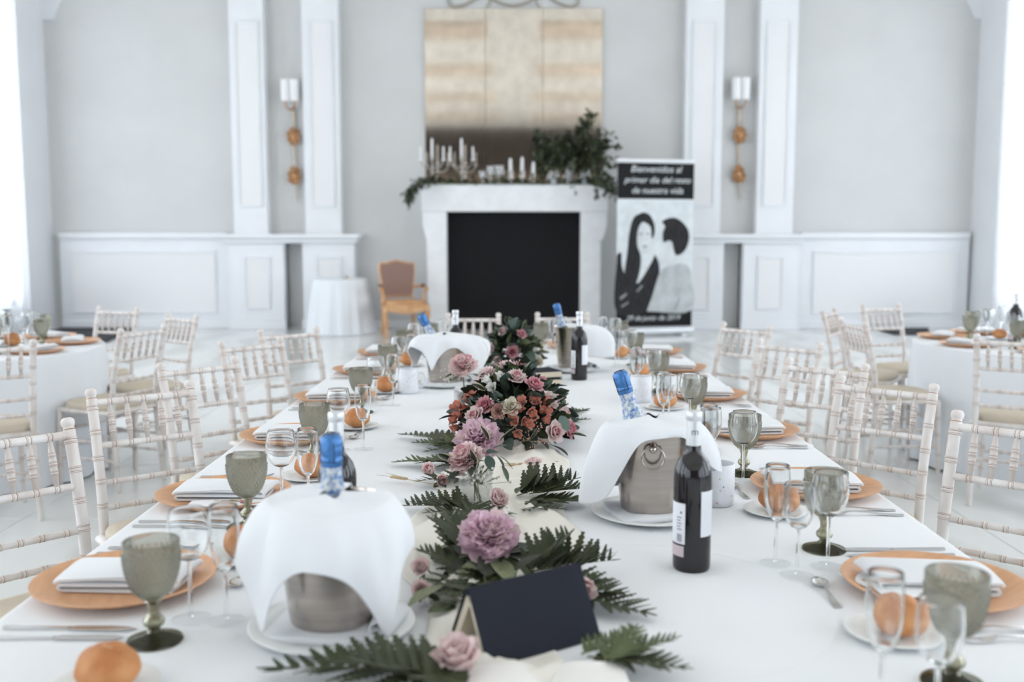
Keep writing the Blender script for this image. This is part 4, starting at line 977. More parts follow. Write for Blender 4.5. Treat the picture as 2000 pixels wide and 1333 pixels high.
def pinna_mesh(m):
    vs = [(0, 0, 0)]; n = 7; L_, R_ = [], []
    for i in range(n):
        t = (i + .2) / n; w = .235 * (1 - t) ** .6 * (1 if i else .8)
        for dt, k in ((0, .62), (.085, 1.0)): L_.append((t + dt, w * k)); 
    vs = [(0, -.0, 0)]; mid = []
    for t, w in L_: vs += [(w, t, .03 * w), (0, t, 0), (-w, t, .03 * w)]
    vs.append((0, 1.0, -.03)); fs = [(0, 1, 2), (0, 2, 3)]
    for i in range(len(L_) - 1):
        a = 1 + i * 3; b = a + 3; fs += [(a, b, b + 1, a + 1), (a + 1, b + 1, b + 2, a + 2)]
    a = 1 + (len(L_) - 1) * 3; e = len(vs) - 1; fs += [(a, e, a + 1), (a + 1, e, a + 2)]
    return MB().add(vs, fs).mesh('leaflet', m, False)
PIN = {k: pinna_mesh(k) for k in ('fern', 'fern_light')}
def frond(label, base, tip, L_=None, lift=.02, roll=0, m='fern', n=11, w=.42, up=0, cat='fern frond', arch=.03):
    """fern frond from base to tip (x, y, z); pinnae in pairs, each a leaflet of its own"""
    b, e = V(base), V(tip); d = e - b; ln = d.length; t = thing('fern_frond', label, cat, base, 0, 'fern fronds on the table')
    q = d.to_track_quat('Y', 'Z'); t.rotation_mode = 'QUATERNION'; t.rotation_quaternion = q @ Euler((0, roll, 0)).to_quaternion()
    pth = [V((.01 * sin(u / 10 * 3), ln * u / 10, arch * ln * 4 * (u / 10) * (1 - u / 10))) for u in range(11)]
    MB().tube(pth, [.0016 * (1 - .7 * u / 10) for u in range(11)], 5).build('rachis', 'stem', t)
    for i in range(n):
        u = .10 + .86 * i / n; k = u * 10; p = pth[int(k)].lerp(pth[min(10, int(k) + 1)], k - int(k))
        l = ln * w * (1 - u) ** .72 * (.55 + .45 * min(1, u * 5)) * random.uniform(.88, 1.1) + .006
        for s in (-1, 1):
            o = put('leaflet', PIN[m], t, p, (R(random.uniform(2, 16) + up), random.uniform(-.25, .25), -s * R(62 - 22 * u)), (l * .95, l, l))
    o = put('leaflet', PIN[m], t, pth[9], (0, 0, 0), ln * .12)
    return t
T2 = TZ + .012
fr = [  # base, tip, options, what it lies beside
 ((-.05, 1.40, T2), (-.385, 1.425, T2 + .004), dict(w=.36, n=13), 'fern frond pointing at the ice bucket plate, in front of the navy book'),
 ((-.06, 1.36, T2 + .01), (-.30, 1.40, T2 + .03), dict(w=.36, up=10), 'fern frond lying over another in front of the navy book'),
 ((-.06, 1.37, T2 + .006), (-.24, 1.43, T2 + .02), dict(w=.36, up=6), 'light green fern frond beside the open book and rosebud'),
 ((.11, 1.49, T2), (.262, 1.425, T2 + .01), dict(w=.4, n=10), 'fern frond at the outer corner of the open book'),
 ((.14, 1.475, T2 + .006), (.255, 1.50, T2 + .03), dict(w=.36, n=10, m='fern_light', up=6), 'pale fern frond rising above the open book corner'),
 ((.13, 1.45, T2 + .01), (.19, 1.545, T2 + .03), dict(w=.42, n=9, m='fern_light'), 'short fern frond behind the open book'),
 ((.10, 1.49, T2 + .004), (.175, 1.545, T2 + .02), dict(w=.36, n=9, m='fern_light', up=8), 'short pale fern frond against the navy book cover'),
 ((.04, 1.80, T2), (.24, 1.66, T2), dict(w=.45, n=12), 'fern frond under the rosebud beside the navy book'),
 ((.05, 1.82, T2 + .005), (.205, 1.72, T2 + .012), dict(w=.45, n=11, up=10), 'fern frond fanned out next to the rosebud by the navy book'),
 ((.03, 1.84, T2), (.135, 1.74, T2 + .03), dict(w=.5, n=10), 'broad fern frond behind the navy book, banner side'),
 ((.03, 1.86, T2 + .01), (.20, 1.90, T2 + .02), dict(w=.55, n=10, up=34), 'fern frond with upright leaflets behind the navy book'),
 ((.02, 1.85, T2 + .01), (.11, 1.93, T2 + .07), dict(w=.5, n=9, up=30), 'fern frond standing up behind the navy book'),
 ((-.08, 1.93, T2 + .005), (-.19, 2.05, T2 + .06), dict(w=.5, n=10, up=20), 'fern frond standing beside the near peony'),
 ((-.10, 1.90, T2 + .01), (-.155, 2.06, T2 + .07), dict(w=.5, n=10, up=20), 'upright fern frond between the near peony and the ice bucket'),
 ((-.09, 1.86, T2), (-.20, 1.90, T2 + .04), dict(w=.5, n=10), 'fern frond between the small rosebuds and the ice bucket'),
 ((-.06, 1.84, T2), (-.17, 1.74, T2 + .01), dict(w=.5, n=10), 'fern frond under the small rosebuds beside the ice bucket'),
 ((-.02, 1.83, T2 + .01), (-.12, 1.66, T2 + .01), dict(w=.5, n=10), 'fern frond behind the spine of the navy book'),
 ((-.10, 2.30, T2), (-.285, 2.36, T2), dict(w=.42, n=11, up=22), 'fern frond with raised leaflets beside the flower jar, armchair side'),
 ((-.08, 2.28, T2), (-.22, 2.26, T2 + .01), dict(w=.45, n=10, up=10), 'fern frond at the foot of the flower jar, armchair side'),
 ((-.16, 2.33, T2), (.0, 2.27, T2 + .006), dict(w=.4, n=11), 'fern frond in front of the flower jar'),
 ((.02, 2.40, T2), (.175, 2.40, T2 + .006), dict(w=.5, n=12), 'fern frond reaching towards the ice bucket with the ring handle'),
 ((.0, 2.36, T2), (.12, 2.31, T2 + .006), dict(w=.45, n=10), 'fern frond between the jar and the ice bucket with the ring handle'),
 ((.0, 2.46, T2), (.165, 2.53, T2 + .03), dict(w=.5, n=11, up=38), 'fern frond with tall upright leaflets, banner side of the flower jar'),
 ((.03, 2.44, T2 + .01), (.185, 2.46, T2 + .02), dict(w=.5, n=11, up=15), 'fern frond lying across another near the pale rosebud'),
 ((-.10, 2.62, T2), (-.27, 2.56, T2 + .01), dict(w=.4, n=11), 'fern frond under the pink rosebud pair'),
 ((-.12, 2.78, T2), (-.365, 2.83, T2), dict(w=.34, n=13, m='fern_light'), 'long pale fern frond beside the ear of wheat'),
 ((-.11, 2.80, T2 + .01), (-.29, 2.76, T2 + .012), dict(w=.4, n=12), 'fern frond over the long pale frond by the wheat'),
 ((-.12, 3.02, T2), (-.395, 3.24, T2), dict(w=.32, n=14), 'long fern frond pointing out from the big centrepiece'),
 ((-.12, 2.98, T2 + .01), (-.33, 3.06, T2 + .01), dict(w=.42, n=13, m='fern_light'), 'pale fern frond spread from the big centrepiece'),
 ((-.11, 2.96, T2 + .02), (-.28, 2.92, T2 + .01), dict(w=.42, n=12), 'fern frond under the lilac peony of the big centrepiece'),
 ((.08, 3.40, T2), (.265, 3.70, T2 + .004), dict(w=.3, n=13), 'fern frond pointing to the banner side from the big centrepiece'),
 ((.06, 3.30, T2 + .01), (.255, 3.42, T2 + .02), dict(w=.35, n=11), 'fern frond tucked behind the big centrepiece'),
 ((.04, 4.2, T2), (.17, 4.25, T2 + .02), dict(w=.4, n=9), 'fern frond beside the stacked dark books'),
 ((-.05, 4.5, T2 + .02), (-.12, 4.4, T2 + .06), dict(w=.5, n=8, m='fern_light'), 'short fern frond in front of the far centrepiece'),
]
for b, e, kw, lb in fr: frond(lb, b, e, **kw)

# flowers; each petal is a small curved patch
def petal_patch(mb, a, phi0, curl, ln, wd, cup, base=.0, ruf=0, tip=.75, z0=0, nu=4, nv=5, mi=0, twist=0):
    """a: angle round the axis, phi0: lean from the axis at the base, curl: added lean at the tip"""
    prof = []; rho, z = base, z0; st = ln / nv
    for j in range(nv + 1):
        prof.append((rho, z)); ph = phi0 + curl * (j / nv) ** 1.5; rho += sin(ph) * st; z += cos(ph) * st
    vs = []; f1 = random.uniform(0, 6)
    for j in range(nv + 1):
        t = j / nv; w = wd * (sin(pi * (.12 + tip * t)) ** .8)
        for i in range(nu + 1):
            s = i / nu * 2 - 1; r, zz = prof[j]; inn = cup * w * s * s
            rr = r - inn; lat = s * w * (1 - .25 * cup * s * s) + twist * t * ln
            zz += ruf * t * t * sin(s * 5 + f1) - (.10 * w * s * s if t > .9 else 0) ; rr += ruf * t * t * cos(s * 6 + f1 * 2)
            vs.append((rr * cos(a) - lat * sin(a), rr * sin(a) + lat * cos(a), zz))
    w_ = nu + 1; fs = [(j * w_ + i, j * w_ + i + 1, (j + 1) * w_ + i + 1, (j + 1) * w_ + i) for j in range(nv) for i in range(nu)]
    mb.add(vs, fs, mi)
def rose_mesh(m, seed, op=1.0, inner=None):
    random.seed(seed); mb = MB()
    for k, (n, ph, cu, ln, wd, cup, ba) in enumerate(((3, -6, 6, .95, .30, 1.1, .06), (3, 2, 12, 1.0, .42, 1.0, .12), (4, 10, 18, 1.02, .50, .85, .17), (5, 20, 34, 1.0, .56, .65, .2), (5, 34, 62, .98, .62, .45, .2))):
        for i in range(n):
            petal_patch(mb, 2 * pi * (i + .37 * k) / n + random.uniform(-.15, .15), R(ph * op), R(cu * op), ln * random.uniform(.94, 1.05), wd, cup, ba, .03 + .012 * k, .72, mi=0 if k > 1 or not inner else 1)
    for i in range(5): petal_patch(mb, 2 * pi * i / 5, R(50), R(60), .55, .12, .2, .03, 0, .86, -.03, 2, 3, mi=(2 if inner else 1))
    mb.sphere((0, 0, .0), .22, 8, 5, (1, 1, .8), (2 if inner else 1))
    me = mb.mesh('rose', ([m, inner, 'leaf_mid'] if inner else [m, 'leaf_mid'])); return me
def peony_mesh(m, seed, m2='petal_blush', flat=1.0):
    random.seed(seed); mb = MB()
    for k, (n, ph, cu, ln, wd, cup, ba) in enumerate(((8, 0, 10, .86, .20, .6, .04), (12, 8, 12, .90, .22, .6, .08), (15, 17, 14, .93, .24, .6, .1), (17, 28, 14, .95, .25, .6, .1), (18, 40, 12, .96, .26, .6, .1), (18, 54, 4, .97, .27, .65, .1), (15, 70, -8, .98, .32, .65, .1), (12, 88, -24, 1.0, .38, .6, .1), (8, 104, -46, 1.0, .46, .5, .08))):
        for i in range(n):
            petal_patch(mb, 2 * pi * (i + .41 * k) / n + random.uniform(-.25, .25), R(ph + random.uniform(-7, 7)), R(cu), ln * random.uniform(.86, 1.1), wd * random.uniform(.8, 1.15), cup, ba, .06, .56, nu=4, nv=5, mi=random.choice((0, 0, 1)) if k < 6 else 0)
    for i in range(5): petal_patch(mb, 2 * pi * i / 5, R(105), R(-15), .6, .22, .2, .05, 0, .86, -.1, 2, 3, mi=2)
    return mb.mesh('peony', [m, m2, 'leaf_mid'])
def carnation_mesh(m, seed):
    random.seed(seed); mb = MB()
    for k, (n, ph, cu, ln, wd) in enumerate(((6, 0, 20, .8, .3), (8, 12, 40, .9, .34), (10, 28, 50, .95, .36), (11, 48, 40, .95, .38))):
        for i in range(n): petal_patch(mb, 2 * pi * (i + .4 * k) / n + random.uniform(-.2, .2), R(ph), R(cu), ln * random.uniform(.85, 1.1), wd, .4, .05, .11, .6)
    mb.tube([(0, 0, -.35), (0, 0, .3)], [.12, .25], 8, 1); return mb.mesh('carnation', [m, 'leaf_mid'])
def alstro_mesh(m, seed, m2):
    random.seed(seed); mb = MB()
    for c in range(3):
        o = MB(); 
        for i in range(6): petal_patch(o, 2 * pi * i / 6 + random.uniform(-.1, .1), R(16 + 10 * (i % 2)), R(36), .95 if i % 2 else 1.0,   .30 if i % 2 else .40, .5, .06, .03, .70, nu=3, nv=5, mi=1 if i % 2 else 0)
        for i in range(4): o.tube([(0, 0, 0), (.12 * cos(i * 1.6), .12 * sin(i * 1.6), .75)], .02, 4, 2)
        a = 2 * pi * c / 3 + random.uniform(0, 1); M = Matrix.Translation((.34 * cos(a), .34 * sin(a), -.1)) @ Matrix.Rotation(R(34), 4, V((-sin(a), cos(a), 0))) @ Matrix.Scale(.72, 4)
        mb.merge(o, M)
    mb.tube([(0, 0, -.5), (0, 0, 0)], .05, 6, 3); return mb.mesh('alstroemeria', [m, m2, 'leaf_edge', 'leaf_mid'])
FM = {'rose_pink': rose_mesh('petal_pink', 1, inner='petal_deep'), 'rose_blush': rose_mesh('petal_blush', 2, inner='petal_pink'), 'bud_blush': rose_mesh('petal_blush', 3, .55, inner='petal_pink'), 'lisianthus': rose_mesh('petal_ivory', 4, 1.1),
      'bud_pale': rose_mesh('petal_blush', 14, .7), 'peony_lilac': peony_mesh('petal_lilac', 5), 'peony_blush': peony_mesh('petal_blush', 6, 'petal_pink'), 'peony_pink': peony_mesh('petal_blush', 16, 'petal_pink'), 'carn_dusty': carnation_mesh('petal_dusty', 7), 'carn_pink': carnation_mesh('petal_blush', 8),
      'al_coral': alstro_mesh('petal_coral', 9, 'petal_dusty'), 'al_white': alstro_mesh('petal_white', 10, 'petal_white'), 'al_pink': alstro_mesh('petal_blush', 11, 'petal_white')}
random.seed(21)
NAME = {'rose_pink': 'rose', 'rose_blush': 'rose', 'bud_blush': 'rosebud', 'bud_pale': 'rosebud', 'lisianthus': 'lisianthus', 'peony_lilac': 'peony', 'peony_blush': 'peony', 'peony_pink': 'peony', 'carn_dusty': 'carnation', 'carn_pink': 'carnation', 'al_coral': 'alstroemeria', 'al_white': 'alstroemeria', 'al_pink': 'alstroemeria'}
def flower(kind, p, n, r, parent=None, sq=1.0, off=(0, 0, 0)):
    q = V(n).normalized().to_track_quat('Z', 'Y'); o = put(NAME[kind], FM[kind], parent, V(p) - V(off), (0, 0, 0), (r, r, r * sq)); o.rotation_mode = 'QUATERNION'; o.rotation_quaternion = q @ Euler((0, 0, random.uniform(0, 6))).to_quaternion(); return o
def leaf_obj(par, p, d, l, m, w=.5, name='leaf', edge=None, off=(0, 0, 0), roll=None):
    key = ('leaf', m, edge, w)
    if key not in _sp:
        mb = leaf_mb(1, w, .12, .18, 5) 
        if edge:
            mb = MB(); mb.grid(lambda u, v: ((u * 2 - 1) * w / 2 * sin(pi * (v * .93 + .04)) ** .75, v, abs(u * 2 - 1) * .1 * w - .18 * v * v), 6, 6); mb.m = [1 if (i % 6) in (0, 5) else 0 for i in range(len(mb.f))]
        _sp[key] = mb.mesh(name, [m] + ([edge] if edge else []))
    q = V(d).normalized().to_track_quat('Y', 'Z'); o = put(name, _sp[key], par, V(p) - V(off), (0, 0, 0), l); o.rotation_mode = 'QUATERNION'
    o.rotation_quaternion = q @ Euler((0, random.uniform(-.7, .7) if roll is None else roll, 0)).to_quaternion(); return o
def mound(c, r, n, size, mats, par, off, front=True):
    mb = MB(); pts = []
    for k in range(n):
        a = random.uniform(0, 2 * pi); ph = random.uniform(.02, 1) ** .8 * pi / 2; d = V((cos(a) * cos(ph), sin(a) * cos(ph), sin(ph))); k2 = random.uniform(.55, .95)
        pts.append((V(c) - V(off) + V((d.x * r[0], d.y * r[1], d.z * r[2])) * k2, d + rnd(.7)))
    scatter_leaves(mb, pts, size, n_mats=len(mats), aspect=.58); o = mb.build('foliage', mats, par); o['kind'] = 'stuff'; return o
# big centrepiece
c0 = V((-.01, 3.18, TZ)); cpn = thing('flower_centrepiece', 'large centrepiece of pink roses, lilac peony and coral alstroemeria', 'flowers', c0)
MB().lathe([(.07, 0), (.075, .006), (.085, .07), (.08, .07), (.06, .05), (.002, .05)], 32).build('bowl', 'leaf_dark', cpn)
mound((-.01, 3.18, .765), (.175, .18, .215), 420, .062, ['leaf_dark', 'leaf_mid', 'leaf_dark', 'eucalyptus_dark'], cpn, c0)
for kind, p, n, r in (
 ('rose_pink', (-.095, 3.06, .885), (-.35, -.75, .55), .034), ('rose_blush', (-.122, 3.045, .855), (-.5, -.7, .5), .037), ('carn_dusty', (-.056, 3.03, .875), (-.1, -.9, .4), .032), ('lisianthus', (-.019, 3.03, .888), (.0, -.85, .5), .034),
 ('al_coral', (.036, 3.035, .895), (.25, -.8, .5), 0.044), ('al_coral', (.075, 3.05, .893), (.5, -.65, .5), 0.044), ('al_coral', (.008, 3.015, .865), (.1, -.9, .4), 0.039), ('al_coral', (.013, 3.0, .838), (.1, -.95, .2), 0.042), ('al_coral', (.068, 3.03, .862), (.4, -.8, .35), 0.039),
 ('al_coral', (-.15, 3.15, .885), (-.8, -.3, .5), 0.044), ('al_coral', (-.19, 3.14, .86), (-.9, -.3, .3), 0.044), ('al_coral', (-.188, 3.12, .832), (-.9, -.4, .2), 0.044),
 ('rose_blush', (.106, 3.03, .812), (.55, -.8, .25), .040), ('rose_pink', (.148, 3.07, .812), (.85, -.4, .2), .036), ('rose_pink', (.048, 3.09, .94), (.35, -.5, .75), .036), ('rose_blush', (-.003, 3.11, .96), (.1, -.5, .85), .036),
 ('carn_pink', (-.09, 3.16, .965), (-.4, -.3, .85), .038), ('al_white', (-.069, 3.10, .955), (-.25, -.6, .75), .046), ('carn_pink', (-.03, 3.19, .985), (-.1, -.2, 1), .036), ('rose_pink', (.012, 3.20, .98), (.25, -.2, 1), .034),
 ('al_pink', (.105, 3.09, .90), (.6, -.4, .6), .038), ('al_pink', (.130, 3.12, .885), (.8, -.3, .5), .036), ('rose_blush', (.135, 3.13, .85), (.9, -.3, .3), .034), ('carn_pink', (-.03, 3.28, .95), (0, .6, .8), .038), ('rose_pink', (.07, 3.27, .92), (.5, .6, .6), .036), ('rose_blush', (-.11, 3.27, .92), (-.6, .6, .6), .036)):
    flower(kind, p, n, r, cpn, off=c0)
flower('peony_lilac', (-.115, 2.955, .80), (-.15, -.62, .75), .068, cpn, .9, c0)
for p, d, l, m in (((-.06, 3.05, .92), (.2, -.8, .5), .05, 'eucalyptus'), ((-.05, 3.04, .905), (-.1, -.9, .3), .045, 'eucalyptus'), ((-.03, 3.0, .85), (.3, -.8, .5), .055, 'eucalyptus_dark'), ((.135, 3.05, .86), (.3, -.7, -.5), .06, 'eucalyptus'), ((-.008, 3.05, .93), (.2, -.6, .7), .05, 'leaf_dark'), ((.02, 3.06, .925), (.4, -.6, .6), .05, 'leaf_dark'), ((-.17, 3.07, .87), (-.8, -.6, .2), .06, 'leaf_dark'), ((-.20, 3.1, .85), (-.9, -.3, .0), .05, 'leaf_dark'), ((.09, 3.04, .9), (.5, -.7, .5), .05, 'leaf_dark'), ((.06, 2.99, .80), (.5, -.8, -.1), .07, 'leaf_dark'), ((.03, 2.98, .79), (.2, -.9, -.2), .07, 'leaf_dark'), ((.10, 3.0, .78), (.7, -.7, -.1), .08, 'leaf_dark'), ((-.03, 2.98, .80), (.1, -.9, -.1), .07, 'eucalyptus_dark')):
    leaf_obj(cpn, p, d, l, m, .55 if 'euc' in m else .42, off=c0)
for p, d, l in (((-.085, 2.90, .815), (-.3, -.2, .9), .05), ((-.05, 2.905, .81), (.55, -.2, .8), .055), ((-.10, 3.11, .93), (-.8, -.4, .6), .05), ((-.15, 3.05, .83), (-.7, -.6, .3), .045), ((.17, 3.06, .80), (.9, -.4, .1), .05)): leaf_obj(cpn, p, d, l, 'leaf_dark', .62, 'variegated_leaf', 'leaf_edge', c0)
mb = MB()      # dried statice twigs at the front
for k in range(11):
    a = V((.035, 2.96, .80)); e = a + V((random.uniform(-.045, .05), -.03 + random.uniform(-.02, .0), random.uniform(-.015, .055))); mb.tube([a - c0, (a.lerp(e, .5) + rnd(.006)) - c0, e - c0], .0008, 4)
    for j in range(5): mb.sphere(e - c0 + rnd(.008), .0022, 5, 3, mi=1)
mb.build('dried_sprig', ['twig', 'petal_dusty'], cpn)
# far centrepiece
c1 = V((-.02, 4.80, TZ)); cp2 = thing('flower_centrepiece', 'smaller tall centrepiece of pink flowers and eucalyptus at the far end', 'flowers', c1)
MB().lathe([(.05, 0), (.055, .006), (.06, .08), (.056, .08), (.05, .01), (.002, .008)], 32).build('bowl', 'leaf_dark', cp2)
mound((-.02, 4.80, .765), (.125, .125, .225), 300, .06, ['leaf_dark', 'leaf_mid', 'eucalyptus', 'leaf_dark', 'leaf_mid'], cp2, c1)
for kind, p, n, r in (('rose_blush', (-.118, 4.75, .875), (-.7, -.6, .3), .036), ('rose_pink', (-.022, 4.70, .865), (0, -.9, .4), .038), ('rose_pink', (.015, 4.73, .945), (.4, -.6, .6), .03), ('al_white', (.086, 4.74, .855), (.8, -.5, .3), .036), ('lisianthus', (.095, 4.74, .82), (.8, -.5, .1), .03), ('carn_pink', (-.085, 4.70, .825), (-.5, -.8, .1), .032), ('rose_blush', (-.06, 4.75, .955), (-.5, -.5, .7), .03), ('rose_pink', (-.02, 4.9, .94), (0, .7, .7), .036)): flower(kind, p, n, r, cp2, off=c1)
for p, d, l, m in (((-.02, 4.74, .975), (0, -.3, 1), .06, 'eucalyptus'), ((.02, 4.75, .97), (.3, -.2, 1), .055, 'eucalyptus'), ((-.05, 4.74, .965), (-.4, -.3, .9), .055, 'eucalyptus'), ((.05, 4.70, .87), (.4, -.7, -.4), .065, 'eucalyptus_dark'), ((.06, 4.70, .83), (.5, -.7, -.5), .06, 'eucalyptus_dark'), ((-.09, 4.72, .92), (-.7, -.6, .3), .06, 'eucalyptus_dark')): leaf_obj(cp2, p, d, l, m, .62, off=c1)
# glass jar with a small posy
jx, jy = -.102, 2.392; j0 = V((jx, jy, TZ + .004)); jar = thing('glass_jar', 'clear glass tumbler holding a small posy, in front of the big centrepiece', 'jar', j0)
MB().lathe([(.038, 0), (.0415, .003), (.042, .012), (.042, .092), (.0415, .0935), (.040, .092), (.0395, .012), (.002, .010)], 40, cap1=False).build('glass', 'thin_glass', jar)
MB().lathe([(.0390, .0125), (.0390, .038)], 32).build('water', 'thin_glass', jar)
po = thing('posy', 'small posy of a pink peony, eucalyptus and baby\'s breath in the glass tumbler', 'flowers', j0)
for k in range(6): MB().tube([(random.uniform(-.02, .02), random.uniform(-.02, .02), .014), (random.uniform(-.012, .012), random.uniform(-.01, .01), .06), (random.uniform(-.03, .05), random.uniform(-.02, .01), .105)], .0014, 5).build('stem', 'stem', po)
flower('peony_pink', j0 + V((-.02, .0, .112)), (-.45, -.45, .8), .046, po, .9, j0)
for p, d, l, m in (((.01, -.02, .12), (.1, -.6, .2), .045, 'eucalyptus_dark'), ((.03, -.015, .135), (.5, -.5, .3), .042, 'eucalyptus'), ((.045, -.01, .145), (.6, -.4, .4), .04, 'eucalyptus'), ((.03, -.02, .13), (.3, -.7, -.6), .042, 'eucalyptus_dark'), ((.05, -.01, .13), (.6, -.5, -.6), .042, 'eucalyptus_dark'), ((.06, 0, .125), (.8, -.3, -.5), .045, 'leaf_mid'), ((.065, 0, .10), (.5, -.4, -.8), .04, 'leaf_mid'), ((.0, -.02, .115), (-.2, -.8, -.3), .05, 'leaf_dark'), ((-.03, -.03, .095), (-.6, -.7, -.1), .05, 'leaf_dark'), ((-.05, 0, .10), (-.8, -.5, .2), .05, 'leaf_dark')):
    leaf_obj(po, j0 + V(p), d, l, m, .62 if 'euc' in m else .45, off=j0)
for p, d in (((.0, -.03, .11), (-.1, -.4, .9)), ((-.06, 0, .11), (-.5, -.5, .6))): leaf_obj(po, j0 + V(p), d, .05, 'leaf_dark', .62, 'variegated_leaf', 'leaf_edge', j0)
def gyp(par, c, n, s, off):
    mb = MB()
    for k in range(n):
        e = V(c) - V(off) + V((random.gauss(0, s), random.gauss(0, s * .6), random.gauss(0, s * .7))); mb.tube([V(c) - V(off) + V((0, 0, -s)), e], .0005, 3, 1); mb.sphere(e, random.uniform(.0028, .0045), 7, 4)
    mb.build('babys_breath', ['petal_white', 'stem'], par)['kind'] = 'stuff'
gyp(po, j0 + V((.015, -.035, .085)), 34, .022, j0)
# peonies in low holders
def peony_stand(p, kind, r, n, label, hl, gy=False, sq=.9):
    b = V((p[0], p[1], TZ + .003)); t = thing('peony', label, 'flower', b)
    flower(kind, p, n, r, t, sq, b); MB().tube([(0, 0, 0), (.004, 0, (p[2] - b.z) * .5), V(p) - b], .003, 6).build('stem', 'stem', t)
    for k in range(hl):
        a = 2 * pi * k / hl + .5; leaf_obj(t, V(p) + V((.02 * cos(a), .02 * sin(a), -.35 * r - .01)), (cos(a), sin(a), -.08 + .2 * sin(3 * a)), .10 if hl > 5 else .05, random.choice(['leaf_dark', 'leaf_dark', 'leaf_mid', 'leaf_pale']), .42, off=b)
    if gy: gyp(t, V(p) + V((-.045, -.01, -.03)), 40, .02, b)
    return t
peony_stand((-.055, 1.90, .822), 'peony_lilac', .062, (.05, -.45, .9), 'large lilac peony standing behind the navy book', 15, sq=.82)
peony_stand((-.212, 3.86, .905), 'peony_blush', .056, (-.1, -.5, .9), 'pale pink peony in a low glass holder beside the far ice bucket', 5, True)
gh = thing('glass_holder', 'small clear glass holding the pale pink peony', 'glass', (-.212, 3.86, TZ + .003))
MB().lathe([(.03, 0), (.034, .004), (.036, .075), (.034, .075), (.032, .006), (.002, .005)], 28, cap1=False).build('glass', 'clear_glass', gh)
# loose rosebuds on the runner and leaves around them
for kind, p, n, r, lb in (('bud_blush', (-.232, 2.63, .778), (-.3, -.5, .75), .030, 'pale pink rosebud lying nearest the ear of wheat'), ('bud_blush', (-.208, 2.598, .768), (.5, -.8, .2), .028, 'pink rosebud overlapping the one nearest the wheat'), ('bud_pale', (-.055, 2.335, .778), (.45, -.55, .6), .036, 'pale rosebud lying in front of the glass tumbler'),
        ('bud_pale', (.047, 2.69, .775), (-.1, -.1, .9), .034, 'pale rosebud lying on the ferns, banner side of the tumbler'), ('bud_blush', (.112, 1.735, .795), (.1, -.9, -.2), .040, 'pink rosebud leaning on the edge of the navy book'),
        ('bud_pale', (-.178, 1.83, .785), (-.2, -.7, .6), .026, 'small pale rosebud above another beside the wide napkin'), ('bud_pale', (-.172, 1.76, .772), (-.1, -.9, .3), .026, 'small pale rosebud low beside the wide napkin'), ('bud_pale', (-.085, 1.42, .772), (-.1, -.3, .9), .050, 'pale rosebud beside the open book')):
    b = V((p[0], p[1], TZ + .004)); t = thing('rosebud', lb, 'flower', b); flower(kind, p, n, r, t, 1.0, b)
    d = -V(n).normalized(); MB().tube([V(p) - b, V(p) - b + V((d.x * .03, d.y * .03, min(0, d.z * .012))), V((d.x * .06, d.y * .06 + .01, .002))], .0018, 5).build('stem', 'stem', t)
    for k in range(3): a = random.uniform(0, 6.28); leaf_obj(t, V(p) + V((.008 * cos(a), .008 * sin(a), -.008)), (cos(a), sin(a), .1), .035, 'leaf_mid', .4, off=b)
for p, d, l, m, lb in (((-.135, 1.74, .785), (-.75, -.6, -.1), .075, 'leaf_pale', 'pale underside leaf behind the navy book'), ((-.03, 1.83, .80), (.2, .5, .15), .07, 'leaf_dark', 'dark glossy leaf under the near peony'), ((.0, 1.80, .795), (.5, .5, .3), .065, 'leaf_dark', 'dark leaf poking up beyond the navy book'), ((-.06, 1.78, .79), (-.3, .6, .2), .07, 'leaf_dark', 'dark leaf between the near peony and the navy book'),
        ((.055, 2.52, .785), (.9, -.3, .1), .065, 'leaf_pale', 'pale leaf on the ferns, banner side of the tumbler'), ((-.10, 1.69, .77), (-.8, -.5, .1), .06, 'leaf_mid', 'small leaf beside the spine of the navy book'), ((.02, 2.50, .775), (-.3, -.7, .1), .06, 'leaf_mid', 'green leaf in front of the pale rosebud on the ferns')):
    t = thing('loose_leaf', lb, 'leaf', (p[0], p[1], TZ + .004)); leaf_obj(t, p, d, l, m, .5, 'blade', off=t.location); MB().tube([V(p) - t.location, V((0, 0, 0)) + V((-d[0], -d[1], 0)) * .02], .0015, 5).build('leaf_stem', 'stem', t)
# wheat
for (x, y, rz, lb) in ((-.30, 2.62, R(150), 'single ear of wheat beside the pink rosebuds'), (.02, 2.80, R(205), 'ear of wheat under the front of the big centrepiece')):
    t = thing('wheat_ear', lb, 'wheat', (x, y, TZ + .012), rz); mb = MB()
    for k in range(8):
        for s in (-1, 1): mb.sphere((k * .0062, s * .0042, .004), .0042, 7, 4, (1.3, .7, .8))
    mb.build('grains', 'wheat', t)
    w = MB()
    for k in range(10): s = 1 if k % 2 else -1; w.tube([(k * .005, s * .004, .005), (k * .005 + .04, s * (.009 + .001 * k), .008)], .0004, 3)
    w.build('awns', 'wheat', t); MB().tube([(0, 0, .003), (-.05, .003, .003), (-.11, 0, .0)], .0012, 5).build('stalk', 'wheat', t)
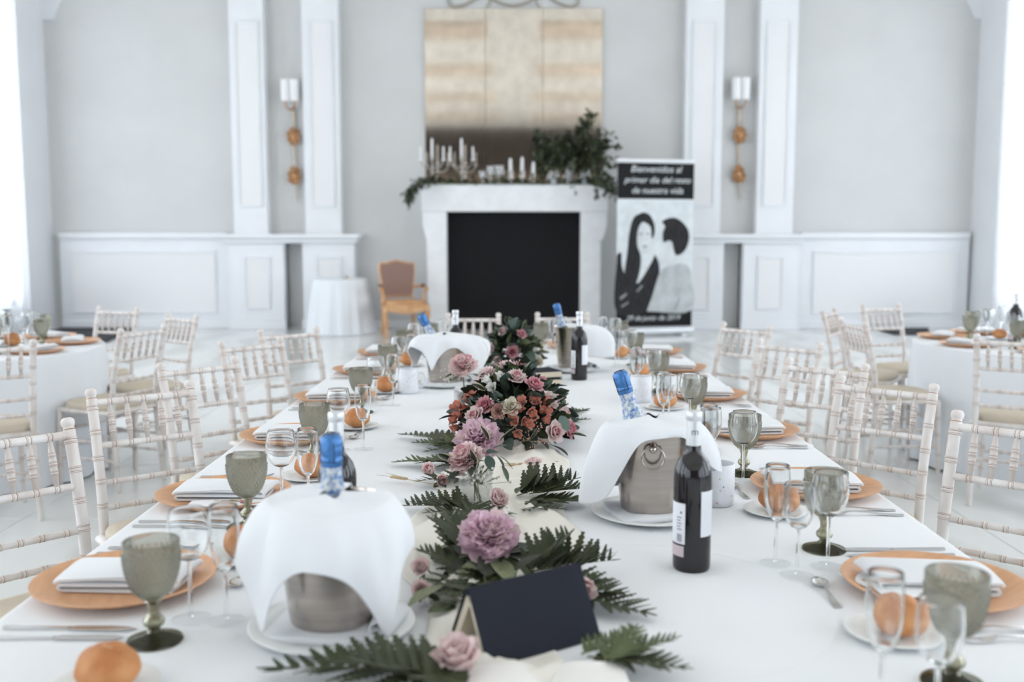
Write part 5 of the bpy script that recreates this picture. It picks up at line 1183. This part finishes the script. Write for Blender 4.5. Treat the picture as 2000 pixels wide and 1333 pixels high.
# ------------------------------------------------------------------ books
# navy book stood open like a tent: spine along local x, origin under the spine
bk = thing('tent_book', 'navy cloth-bound book stood open like a tent on the table', 'book', (.013, 1.575, TZ + .002), atan2(.127, .184))
RH, SL, sw, CL = .108, .222, .062, .0045
def slope_slab(y_top, z_top, y_bot, z_bot, th, x0, x1):
    d = V((0, y_bot - y_top, z_bot - z_top)).normalized(); n = V((0, -d.z, d.y)); mb = MB()
    if n.z < 0: n = -n
    a, b = V((0, y_top, z_top)), V((0, y_bot, z_bot)); vs = []
    for p in (a, b):
        for q in (0, -th):
            for x in (x0, x1): vs.append(V((x, 0, 0)) + p + n * q)
    return mb.add(vs, [(0, 1, 3, 2), (4, 6, 7, 5), (0, 4, 5, 1), (2, 3, 7, 6), (0, 2, 6, 4), (1, 5, 7, 3)])
for s in (-1, 1):
    slope_slab(s * .006, RH, s * sw, 0, .003, -SL / 2, SL / 2).build('cover', 'navy', bk, smooth=False)
    slope_slab(s * .0045, RH - .004, s * (sw - .006), .006, .013, -SL / 2 + .004, SL / 2 - .004).build('page_block', 'paper', bk, smooth=False)
MB().tube([(-SL / 2, 0, RH - .003), (SL / 2, 0, RH - .003)], .0065, 12).build('spine', 'navy', bk)
# open book lying in front of it
ob = thing('open_book', 'open book with white pages lying in front of the navy book', 'book', (.047, 1.335, TZ + .003), R(3))
for s in (-1, 1):
    mb = MB(); mb.grid(lambda u, v: (s * u * .118, (v - .5) * .20, .006 + .026 * sin(pi * min(1, u * .62 + .10)) ** .8 * (1 - u * .45) - .010 * (1 - u) ** 6), 18, 4)
    n = len(mb.v); top = mb.v[:]; mb2 = MB()
    mb2.add(top + [(x, y, .003) for x, y, z in top], mb.f[:] + [tuple(i + n for i in reversed(f)) for f in mb.f])
    W2 = 19
    for j0_, rev in ((0, 0), (4, 1)):
        for i in range(18): a = j0_ * W2 + i; mb2.f.append((a, a + 1, a + 1 + n, a + n)); mb2.m.append(0)
    for j in range(4): a = j * W2 + 18; mb2.f.append((a, a + W2, a + W2 + n, a + n)); mb2.m.append(0)
    mb2.build('page_block', 'paper_white', ob)
    MB().box(min(0, s * .122), max(0, s * .122), -.104, .104, 0, .003).build('cover', 'navy', ob, smooth=False)
# dark books under the far flowers
for k, (x, y, z, rz, lb) in enumerate(((.09, 4.45, TZ + .004, R(12), 'lower dark book of the pair beside the far centrepiece'), (.085, 4.46, TZ + .036, R(24), 'upper dark book of the pair beside the far centrepiece'))):
    t = thing('book', lb, 'book', (x, y, z), rz); MB().bbox(-.10, .10, -.07, .07, 0, .003, .001).build('cover', 'navy', t, smooth=False); MB().bbox(-.10, .10, -.07, .07, .027, .030, .001).build('cover', 'navy', t, smooth=False)
    MB().box(-.096, .096, -.068, .066, .003, .027).build('page_block', 'paper', t, smooth=False)
